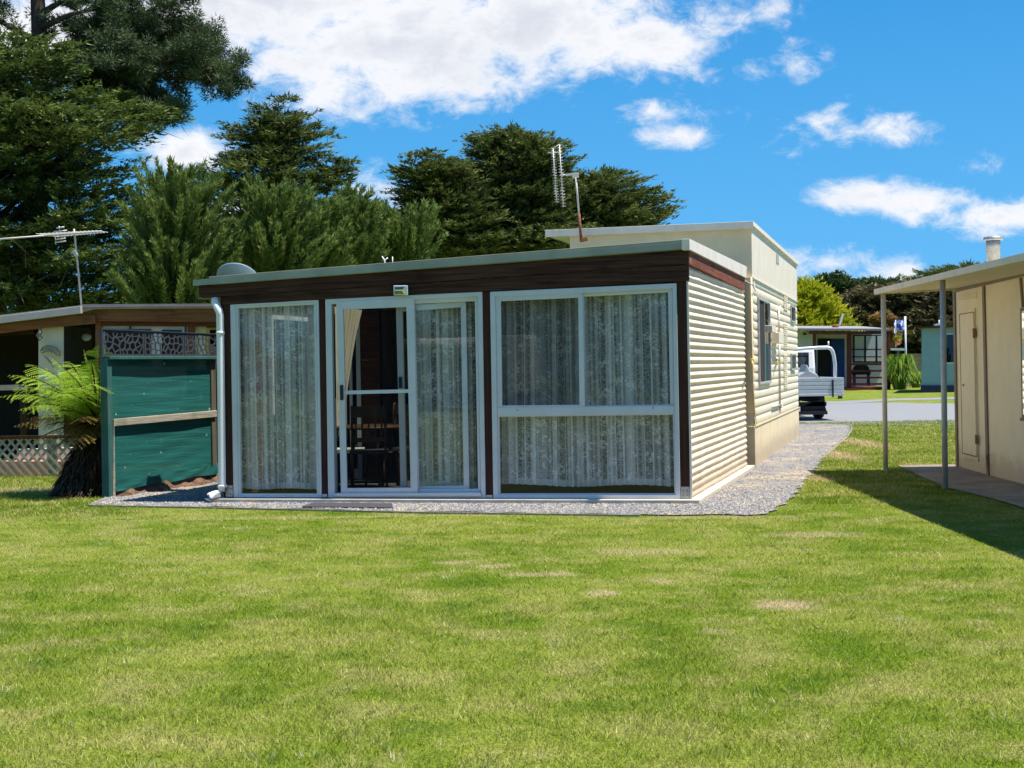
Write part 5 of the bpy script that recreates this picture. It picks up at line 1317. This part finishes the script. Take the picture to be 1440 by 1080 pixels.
tree('cypress_tree', 'wind swept cypress on the right of the antenna sloping down to the sky', [(238,848,872),(252,812,892),(272,795,915),(295,785,933),(315,780,942),(335,785,935),(360,795,905)], 62, 'lf_cyp', 230, 300, 1.15, .26, .20, .062, 63, .2, trunk_r=.4, shell=.3, limbs=60, lean=(.3,0,.1))
tree('cypress_tree', 'shaded cypress filling the gap between the far left cypress and the feathery conifer', [(290,205,250),(320,190,275),(360,180,285),(410,170,290),(460,170,290)], 47, 'lf_cyp2', 150, 300, 1.1, .28, .18, .06, 24, .12, trunk_r=.25, shell=.3, limbs=30)
# big pine at top left
def bigpine():
    Y = 43; T = thing('pine_tree', Vector((P(55,300,Y).x, Y, 0)), 'tall pine in the top left corner with long branch reaching right', 'tree')
    m = MB(); r = np.random.default_rng(17)
    tk = [P(40,560,Y), P(50,300,Y), P(55,150,Y), P(56,60,Y), P(50,-60,Y), P(60,-140,Y)]; m.tube(tk, [.42,.36,.30,.24,.18,.1], 10)
    B = [[(55,130,0),(110,110,-.8),(180,100,-1.2),(240,110,-1.5),(290,112,-1.6),(322,108,-1.6)], [(56,90,0),(120,70,.5),(190,62,.6),(250,75,.6),(300,90,.5)], [(56,110,0),(100,60,-1),(150,40,-1.5),(205,45,-1.8)],
         [(55,140,0),(120,130,-1),(180,135,-1),(220,150,-1.2),(238,172,-1.3)], [(50,0,0),(100,-20,0),(170,-30,-.5),(225,-12,-.8),(262,0,-.9)], [(55,60,0),(0,30,-.8),(-60,10,-1)], [(55,40,0),(100,20,-1.4),(150,10,-2)],
         [(55,150,0),(0,140,-1),(-80,120,-1)], [(55,80,0),(10,100,-1.5),(-40,110,-2)], [(180,100,-1.2),(230,90,-1.8),(270,70,-2.2)], [(120,120,-1),(160,160,-1.4),(200,175,-1.8)], [(200,62,.6),(240,50,.2),(282,62,0)],
         [(60,100,0),(120,90,-2),(160,92,-2.6),(200,85,-2.8)], [(130,100,-1),(150,75,-1.6),(180,55,-2)],[(56,20,0),(90,0,-.6),(120,-30,-.6)],[(50,-20,0),(0,-40,-1),(-60,-30,-1)]]
    C = []; 
    for br in B:
        pts = [P(x, y, Y+d*1.0) for x, y, d in br]; n = len(pts); m.tube(pts, [.11*(1-.75*i/(n-1)) for i in range(n)], 7)
        for i in range(n-1):
            for k in range(13 if i > 0 else 2):
                f = r.random(); c = pts[i].lerp(pts[i+1], f); e = c+Vector((r.normal(.15,.35), r.normal(0,.45), r.normal(.12,.28))); m.tube([c, e], [.02,.008], 4); 
                if i == 0 and r.random() < .5: continue
                C.append(e)
                for _ in range(3): C.append(e+Vector((r.normal(0,.22), r.normal(0,.22), r.normal(.03,.15))))
        for _ in range(8): C.append(pts[-1]+Vector((r.normal(0,.25), r.normal(0,.25), r.normal(0,.16))))
    m.build('trunk', M['bark_dark'], T)
    C = np.array([tuple(c) for c in C]); nc = len(C); per = 130; idx = np.repeat(np.arange(nc), per); n = len(idx)
    d = r.normal(0, 1, (n, 3)); d /= np.linalg.norm(d, axis=1)[:, None]; d[:, 2] = d[:, 2]*.8+.25
    cr = .16+.12*r.random(nc); pos = C[idx]+d*(cr[idx]*r.random(n)**.5)[:, None]
    V = tris_from(pos, d+r.normal(0,.2,(n,3)), .13*(.6+.7*r.random(n)), .028*(.7+.6*r.random(n)), r)
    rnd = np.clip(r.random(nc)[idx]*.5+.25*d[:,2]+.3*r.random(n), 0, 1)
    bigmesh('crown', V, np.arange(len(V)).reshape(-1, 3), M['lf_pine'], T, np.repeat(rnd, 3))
    nt = 500; c = C[r.integers(0, nc, nt)]+r.normal(0, .3, (nt, 3)); dd = r.normal(0, 1, (nt, 3)); V = tris_from(c, dd, np.full(nt, .45), np.full(nt, .02), r)
    bigmesh('bare_twigs', V, np.arange(len(V)).reshape(-1, 3), M['bark_twig'], T, np.repeat(r.random(nt), 3))
bigpine()
# right background
tree('yellow_conifer', 'bright yellow green conifer behind the caravan and the far cabin', [(384,1126,1131),(402,1118,1140),(412,1100,1152),(435,1085,1172),(462,1080,1186),(500,1080,1190)], 82, 'lf_yellow', 260, 220, 1.1, .8, .26, .11, 71, .8, trunk_r=.2, shell=.4, limbs=20)
tree('round_tree', 'small round dark green tree in the far distance beside the yellow conifer', [(391,1160,1192),(400,1148,1203),(415,1145,1206),(440,1140,1210),(480,1150,1205)], 110, 'lf_far', 160, 200, 1.4, .6, .38, .17, 72, .3, trunk_r=.4, shell=.5, limbs=10)
tree('far_tree', 'low dark tree far away between the round tree and the olive trees', [(396,1212,1250),(405,1205,1275),(420,1200,1280),(460,1200,1280)], 112, 'lf_far', 120, 180, 1.5, .4, .38, .16, 73, .3, trunk_r=.3, shell=.5, limbs=8)
tree('flat_cypress', 'wide flat topped dark cypress rising behind the verandah roof', [(378,1340,1390),(388,1310,1430),(398,1290,1450),(410,1280,1480),(430,1280,1480)], 100, 'lf_cyp', 260, 260, 1.6, .22, .34, .11, 74, .2, trunk_r=.5, shell=.4, limbs=30)
tree('olive_tree', 'broad olive green tree mass left half behind the far cabin', [(412,1205,1245),(425,1190,1275),(450,1182,1290),(480,1180,1292),(520,1180,1292)], 92, 'lf_olive', 300, 240, 1.35, .6, .27, .11, 75, .35, trunk_r=.4, shell=.5, limbs=20)
tree('olive_tree', 'broad olive brown tree mass right half behind the verandah posts', [(404,1270,1310),(415,1250,1345),(440,1245,1400),(480,1240,1440),(520,1240,1450)], 90, 'lf_olive', 420, 240, 1.45, .6, .27, .11, 76, .35, trunk_r=.4, shell=.5, limbs=20)
tree('reddish_shrub', 'small reddish shrub rising over the far cabin roof end', [(441,1236,1248),(448,1228,1256),(462,1226,1260),(490,1228,1258)], 80, 'lf_red', 70, 160, .6, .7, .2, .09, 77, .4, trunk_r=.1, shell=.4, limbs=6)
# distant tree belt
def belt():
    r = np.random.default_rng(5); n = 90000; x = r.uniform(-75, 75, n); Yb = 125+r.uniform(0, 8, n); top = 5.2+1.2*np.sin(x*.13)+.8*np.sin(x*.37+1)+.5*np.sin(x*1.1)
    z_ = top*r.random(n)**.6; pos = np.stack([x, Yb-.4*z_, z_], 1); V = tris_from(pos, r.normal(0,1,(n,3))+np.array([0,0,.3]), np.full(n, .55), np.full(n, .25), r)
    return bigmesh('tree_belt', V, np.arange(len(V)).reshape(-1, 3), M['lf_far'], None, np.repeat(r.random(n), 3))
tag(belt(), 'far continuous belt of dark trees on the horizon', 'trees', kind='stuff')

# ================================================================== FAR CABIN, UTE, FLAG
YC = 71.0
FC = thing('far_cabin', Vector((P(1190,540,YC).x, YC+2, 0)), 'brown trimmed cabin with railed deck beyond the gravel road', 'cabin')
def cq(name, px, Y, th, mat, parent=FC):
    m = MB(); a = [P(x, y, Y) for x, y in px]; m.prism(a, [p+Vector((0, th, 0)) for p in a]); return m.build(name, M[mat], parent)
cq('wall', [(1085,466),(1144.5,466),(1144.5,549),(1085,549)], YC+.3, .2, 'white_wall')
cq('wall', [(1144.5,470),(1252,470),(1252,549),(1144.5,549)], YC+2.2, .2, 'white_wall')
def slab2(px, Y, dep, th, mat, name='roof'):
    m = MB(); a = [P(x, y, Y) for x, y in px]; b = [p+Vector((0, dep, .3)) for p in a]; h = Vector((0,0,th)); m.prism(a+b[::-1], [q+h for q in a]+[q+h for q in b[::-1]]); return m.build(name, M[mat], FC)
slab2([(1085,464.3),(1252,465)], YC-1.0, 6, .10, 'pale_grey')
cq('fascia', [(1138,465.2),(1252,466),(1252,470),(1138,469.6)], YC-.9, .12, 'red_wood')
for x0, x1 in ((1144,1147.6),(1192,1197.4),(1248,1252.5)): cq('post', [(x0,468),(x1,468),(x1,549),(x0,549)], YC-.7, .2, 'red_wood')
dd = cq('door', [(1148.5,470.5),(1191,470.5),(1191,549),(1148.5,549)], YC+2.0, .1, 'offwhite')
cq('screen', [(1150,476),(1169,476),(1169,530),(1150,530)], YC+1.95, .03, 'dark', dd); cq('blue_curtain', [(1169,476.5),(1187.6,476.5),(1187.6,532),(1169,532)], YC+1.93, .03, 'blue_cloth', dd)
wn = cq('window', [(1200,471),(1244,471),(1244,510),(1200,510)], YC+2.1, .1, 'black_plastic')
for x0, x1 in ((1202,1215),(1218,1231),(1234,1243)): cq('pane', [(x0,472.5),(x1,472.5),(x1,508),(x0,508)], YC+2.07, .02, 'white_wall', wn)
for y in (490.6, 501): cq('window_bar', [(1198,y),(1246,y),(1246,y+1.6),(1198,y+1.6)], YC+1.9, .03, 'black_plastic')
for y0 in (511,520.5,530,539): cq('deck_rail', [(1195,y0),(1250,y0-.4),(1250,y0+2.2),(1195,y0+2.6)], YC-.8, .05, 'red_wood')
cq('deck', [(1180,546),(1252,544),(1252,550),(1180,552)], YC-.85, 3, 'red_wood')
m = MB(); 
for k in range(3): m.bar(P(1196-3*k,546.5+1.2*k,YC-1-.3*k), P(1210-3*k,546.5+1.2*k,YC-1-.3*k), .3, .06)
m.build('steps', M['red_wood'], FC)
cq('eave_lamp', [(1130,468.6),(1134,468.6),(1134,471),(1130,471)], YC+.1, .2, 'black_plastic')
# barbecue on the deck
BQ = thing('barbecue', P(1211,546,YC-.2), 'dark covered barbecue on the far cabin deck behind the rails', 'barbecue')
m = MB(); pb = P(1211,530,YC-.3); m.box(pb.x-.42,pb.x+.42,pb.y-.25,pb.y+.25,.75,1.0); m.build('body', M['dark'], BQ, .02)
m = MB(); m.lathe((pb.x,pb.y,1.0), [(.4,0),(.38,.12),(.28,.22),(0,.26)], 16); m.build('lid', M['dark'], BQ)
for sx in (-.35,.35):
    m = MB(); m.box(pb.x+sx-.03,pb.x+sx+.03,pb.y-.2,pb.y+.2,.2,.75); m.build('leg', M['black_plastic'], BQ)
# terracotta pot on roof, roof vent pole
p = P(1175,462,YC+1.5); m = MB(); m.lathe(p, [(0,-.05),(.14,-.05),(.17,.13),(.19,.13),(.19,.19),(.13,.19),(0,.17)], 14); tag(m.build('roof_cowl', M['terracotta']), 'terracotta coloured cowl on the far cabin roof', 'roof cowl')
a_, b_ = P(1181,457,YC+3), P(1185,441,YC+3); m = MB(); m.bar(a_, b_, .11, .08); tag(m.build('white_post', M['white_plastic']), 'leaning white post sticking up behind the far cabin roof', 'post')
# hanging planter
HP = thing('hanging_planter', P(1262.5,492,YC-.5), 'round orange hanging planter with green leaves beside the far cabin', 'planter')
pc = P(1262.5,480,YC-.5); m = MB(); m.lathe(pc, [(0,-.18),(.10,-.16),(.165,-.05),(.16,.05),(.12,.12),(0,.11)], 18); m.build('pot', M['terracotta'], HP)
m = MB(); m.tube([P(1259.5,450,YC-.5), P(1259.8,489,YC-.5)], .018, 6); m.build('hanger', M['white_plastic'], HP)
r_ = np.random.default_rng(3); n = 260; dd_ = r_.normal(0,1,(n,3))*np.array([1,1,.6])+np.array([0,0,.7]); V = tris_from(np.array(pc)+np.array([0,0,.1])+r_.normal(0,.04,(n,3)), dd_, np.full(n,.22), np.full(n,.05), r_); bigmesh('leaves', V, np.arange(len(V)).reshape(-1,3), M['lf_yellow'], HP, np.repeat(r_.random(n),3))
# bird table
BT = thing('bird_table', lz(P(1264,500,YC-.6)), 'white topped bird table on a thin post beside the far cabin', 'bird table')
m = MB(); a_, b_ = P(1251,491,YC-.6), P(1270.5,491.5,YC-.6); m.bar(a_, b_, .5, .11); m.build('tray', M['white_plastic'], BT)
m = MB(); c_ = P(1263,492,YC-.6); m.tube([c_, z(c_, 0)], .05, 8); m.build('post', M['galv_grey'], BT)
# flag
FG = thing('flagpole', lz(P(1273,530,YC+1)), 'pale flagpole with blue and white flag near the far cabin', 'flagpole')
m = MB(); a_, b_ = P(1272.8,445,YC+1), P(1273.6,500,YC+1); m.tube([z(b_,0), a_], .05, 8); m.build('pole', M['white_plastic'], FG)
m = MB(); vs = []
for k in range(9):
    for i in range(17):
        g = i/16; f = k/8; x = 1272.5-15*g; y = 448+16*f+3.5*g+1.2*math.sin(g*6+f*2); vs.append(P(x, y, YC+1+.12*math.sin(g*9+f*2)))
m.add(vs, [(k*17+i, k*17+i+1, (k+1)*17+i+1, (k+1)*17+i) for k in range(8) for i in range(16)], True); m.build('flag', M['flag'], FG)
# brick wall and sign
BW = thing('brick_wall', lz(P(1285,510,YC+6)), 'low tan brick wall beyond the strap leaved bushes', 'wall')
cqb = lambda name, px, Y, th, mat: (lambda m: (m.prism([P(x,y,Y) for x,y in px], [P(x,y,Y)+Vector((0,th,0)) for x,y in px]), m.build(name, M[mat], BW)))(MB())
cqb('wall', [(1262,499),(1345,499),(1345,545),(1262,545)], YC+6, .25, 'brick2'); cqb('coping', [(1262,497.5),(1345,497.5),(1345,499.2),(1262,499.2)], YC+5.9, .45, 'bbatten')
a_ = [P(x,y,YC+5.7) for x,y in ((1274.5,502),(1278.6,502),(1278.6,508.5),(1274.5,508.5))]; m = MB(); m.prism(a_, [q+Vector((0,.04,0)) for q in a_]); m.tube([P(1276.5,508,YC+5.8), z(P(1276.5,508,YC+5.8),0)], .04, 6); tag(m.build('white_sign', M['white_plastic']), 'small blank white sign in front of the tan brick wall', 'sign')
# strap leaved bushes
def straps(px, py, Y, rad, hgt, n, seed, lab):
    c = lz(P(px, py, Y)); T = thing('strap_leaf_bush', c, lab, 'bush', 'strap leaved bushes by the far cabin'); r = np.random.default_rng(seed); V = []; A = []
    for k in range(n):
        a = r.random()*6.283; b0 = np.array(c)+np.array([math.cos(a), math.sin(a), 0])*rad*.45*r.random(); L_ = hgt*(.35+.75*r.random()); o = np.array([math.cos(a), math.sin(a), 0])*rad*(.25+.95*r.random()); s = np.cross(o/np.linalg.norm(o), [0,0,1])*.028
        p = [b0, b0+o*.35+np.array([0,0,L_*.75]), b0+o*.75+np.array([0,0,L_]), b0+o*1.15+np.array([0,0,L_*.55])]
        w = [1, 1.1, .8, 0]; q = [(p[i]-s*w[i], p[i]+s*w[i]) for i in range(4)]
        for i in range(3): V += [q[i][0], q[i][1], q[i+1][1], q[i][0], q[i+1][1], q[i+1][0]]; 
        A += [r.random()]*18
    bigmesh('leaves', np.array(V), np.arange(len(V)).reshape(-1, 3), M['lf_clump'], T, np.array(A))
straps(1265, 545, YC-1.2, .64, 1.6, 800, 1, 'large bright strap leaved bush at the end of the far cabin')
straps(1288, 532, YC+3, .42, .8, 300, 2, 'small strap leaved bush in front of the tan brick wall')
# teal building
YT = 62
TBd = thing('teal_building', lz(P(1330,520,YT+2)), 'pale teal cabin with navy base beyond the road behind the verandah post', 'building')
def tq(name, px, Y, th, mat, parent=None):
    m = MB(); a = [P(x, y, Y) for x, y in px]; m.prism(a, [p+Vector((th*.32, th, 0)) for p in a]); return m.build(name, M[mat], parent or TBd)
tq('wall', [(1296,461),(1420,456),(1420,545),(1296,545)], YT, 6, 'teal_wall')
tq('base', [(1294.5,542),(1420,542),(1420,556.5),(1294.5,556.5)], YT-.1, 6.1, 'navy')
tq('roof', [(1290,459.6),(1425,454),(1425,457.5),(1290,461.8)], YT-.3, 6.5, 'dark_timber')
w = tq('window', [(1329.5,468.6),(1345,468.6),(1345,511.5),(1329.5,511.5)], YT-.04, .1, 'offwhite'); tq('pane', [(1331,470.5),(1345,470.5),(1345,509.5),(1331,509.5)], YT-.06, .015, 'glass_dark', w)
p = P(1321,455,YT+2); m = MB(); m.bar(P(1314,457,YT+.5), P(1326,455.5,YT+.5), .2, .08); m.tube([P(1320.5,457,YT+.5), P(1320.5,450,YT+.5)], .03, 6); tag(m.build('roof_fitting', M['white_plastic']), 'small white fitting on the teal cabin roof', 'fitting')

# ute
YU = 34.0
U0 = P(1188, 590, YU); xr_ = U0.x
UT = thing('flatbed_ute', Vector((xr_-.9, YU+2.3, 0)), 'white utility vehicle with silver flat tray and ladder rack behind the caravan', 'ute')
zt1, zt2 = P(1180,530.4,YU).z, P(1180,553,YU).z
def ub(m, x0, x1, y0, y1, z0, z1): return m.box(xr_+x0, xr_+x1, YU+y0, YU+y1, z0, z1)
def ribside(name, ax):
    m = MB(); nb = 4; hh = (zt1-zt2)/nb
    for k in range(nb):
        a, b = zt2+k*hh+.008, zt2+(k+1)*hh-.008
        if ax == 'tail': ub(m, -1.86, -.04, -.02, .02, a, b)
        elif ax == 'r': ub(m, -.03, .0, .03, 2.6, a, b)
        elif ax == 'l': ub(m, -1.9, -1.87, .03, 2.6, a, b)
    o = m.build(name, M['tray'], UT, .006); return o
ribside('tailgate', 'tail'); ribside('tray_side', 'r'); ribside('tray_side', 'l')
m = MB(); ub(m, -1.85, -.05, -.004, .01, zt2, zt1-.01); ub(m, -.022, -.008, .04, 2.6, zt2, zt1-.01); m.build('tray_lining', M['galv_grey'], UT)
m = MB(); ub(m, -1.9, 0, -.03, 2.65, zt2-.06, zt2-.005); m.build('tray_floor', M['tray'], UT, .005)
m = MB(); ub(m, -.30, -.262, -.045, -.022, zt2-.09, zt1-.06); m.build('latch', M['black_plastic'], UT); m = MB(); ub(m, -1.62, -1.58, -.045, -.022, zt2-.09, zt1-.06); m.build('latch', M['black_plastic'], UT)
m = MB(); ub(m, -.16, -.06, -.05, -.0, zt2-.13, zt2-.065); m.build('tail_light', M['black_plastic'], UT)
m = MB(); ub(m, -1.85, -1.7, -.05, -.0, zt2-.16, zt2-.065); m.build('tail_light', M['rust'], UT)
# chassis, tow bar, mudguards
m = MB(); ub(m, -1.35, -1.25, .2, 4.6, zt2-.22, zt2-.065); ub(m, -.65, -.55, .2, 4.6, zt2-.22, zt2-.065); ub(m, -1.5, -.42, .05, .2, zt2-.30, zt2-.2)
m.prism([(xr_-1.0,YU+.05,zt2-.3),(xr_-.5,YU+.05,zt2-.12),(xr_-.42,YU+.05,zt2-.42),(xr_-.42,YU+.05,zt2-.5),(xr_-1.0,YU+.05,zt2-.46)], [(xr_-1.0,YU+.3,zt2-.3),(xr_-.5,YU+.3,zt2-.12),(xr_-.42,YU+.3,zt2-.42),(xr_-.42,YU+.3,zt2-.5),(xr_-1.0,YU+.3,zt2-.46)])
ub(m, -1.5, -.42, -.05, .05, zt2-.50, zt2-.42); m.build('chassis', M['black_rubber'], UT)
for x in (-1.55, -.35):
    for y in (1.3, 4.4):
        m = MB(); cxw = xr_+x-.0; m.lathe((cxw-.11, YU+y, .36), [(0,0),(.25,0),(.33,.01),(.36,.05),(.36,.17),(.33,.21),(.25,.22),(0,.22)], 24, Vector((1,0,0))); w = m.build('wheel', M['black_rubber'], UT)
        m = MB(); m.lathe((cxw-.115, YU+y, .36), [(0,0),(.2,.0),(.2,.012),(0,.015)], 20, Vector((1,0,0))); m.lathe((cxw+.10, YU+y, .36), [(0,.02),(.2,.0),(.2,.015),(0,.022)], 20, Vector((1,0,0))); m.build('rim', M['tray'], w)
zh = P(1170,489,YU+.9).z
yh = YU+.9
m = MB(); pts = [Vector((P(1174.4,530,yh).x, yh, zt2)), P(1174.2,512,yh), P(1172.5,500,yh), P(1170.6,493.5,yh), P(1168,490,yh), P(1164,488.8,yh), P(1150,489,yh), P(1122,491,yh), Vector((xr_-1.75, yh, P(1122,491,yh).z-.05)), Vector((xr_-1.85, yh, P(1122,491,yh).z-.25)), Vector((xr_-1.86, yh, zt2))]
m.tube(pts, .045, 10); m.tube([P(1164.9,489,yh), P(1164.9,480,yh)], .022, 6); m.build('ladder_rack', M['tray'], UT)
# cab
m = MB()
cabp = [(2.8,.55),(2.8,1.25),(2.9,1.75),(4.1,1.78),(4.65,1.28),(5.6,1.12),(5.75,.8),(5.7,.5)]
m.prism([(xr_-1.82, YU+y, zz) for y, zz in cabp], [(xr_-.08, YU+y, zz) for y, zz in cabp]); m.build('cab', M['white_plastic'], UT, .06)
m = MB(); ub(m, -1.65, -.25, 2.80, 2.86, 1.28, 1.66); m.build('rear_window', M['glass_dark'], UT)
m = MB(); ub(m, -.09, -.055, 2.98, 3.9, 1.28, 1.66); m.build('side_window', M['glass_dark'], UT)
# load under a grey tarp
m = MB(); tp_ = [P(1124,529,YU+.5), P(1152,529.5,YU+.5), P(1148,524,YU+.5), P(1138,519,YU+.5), P(1133,504,YU+.5), P(1130,520,YU+.5), P(1124,526,YU+.5)]
TL = [P(1122,531,YU+.5), P(1152,531,YU+.5), P(1149,526,YU+.5), P(1139,521,YU+.5), P(1134.5,512,YU+.5), P(1131,523,YU+.5), P(1122,528,YU+.5)]
m.prism(TL, [q+Vector((0,.7,0)) for q in TL]); tag(m.build('tarp_bundle', M['galv_grey'], None, .03), 'grey covered bundle lying on the ute tray', 'bundle')

# ================================================================== SEEN ONLY AS REFLECTIONS IN THE GLASS
BC = thing('white_caravan', (-16, -16, 0), 'long white caravan with awning standing behind the viewer, mirrored in the glass', 'caravan')
def bcb(name, x0, x1, y0, y1, z0, z1, mat, par=None, bev=0):
    m = MB(); m.box(-16+x0, -16+x1, -16+y0, -16+y1, z0, z1); return m.build(name, M[mat], par or BC, bev)
bcb('body', -3.5, 3.5, -1.2, 1.2, .5, 2.45, 'white_van', None, .12)
aw = bcb('awning', -3.2, 3.4, 1.2, 3.4, 2.12, 2.2, 'white_plastic')
for x in (-3.0, 3.2): bcb('awning_pole', x-.03, x+.03, 3.25, 3.31, 0, 2.12, 'galv', aw)
for x in (-2.4, .2, 2.0): w = bcb('window', x-.5, x+.5, 1.2, 1.23, 1.3, 1.9, 'glass_dark')
bcb('door', -1.3, -.7, 1.2, 1.24, .55, 2.2, 'galv_grey')
for x in (-.5, .4):
    m = MB(); m.lathe((-16+x, -16+1.0, .33), [(0,0),(.3,0),(.33,.03),(.33,.18),(.3,.2),(0,.2)], 20, Vector((0,1,0))); m.build('wheel', M['black_rubber'], BC)
bcb('skirt', -3.4, 3.4, -1.1, 1.1, .12, .5, 'galv_grey')
def belt2():
    r = np.random.default_rng(6); n = 42000; x = r.uniform(-75, 50, n); top = 4.2+1.4*np.sin(x*.21)+.9*np.sin(x*.57+1)+.6*np.sin(x*1.4)
    z_ = np.maximum(.1, top)*r.random(n)**.6; pos = np.stack([x, -38-3*r.random(n), z_], 1); V = tris_from(pos, r.normal(0,1,(n,3)), np.full(n, .6), np.full(n, .3), r)
    return bigmesh('hedge_belt', V, np.arange(len(V)).reshape(-1, 3), M['lf_far'], None, np.repeat(r.random(n), 3))
tag(belt2(), 'far belt of trees behind the viewer seen only in window reflections', 'trees', kind='stuff')
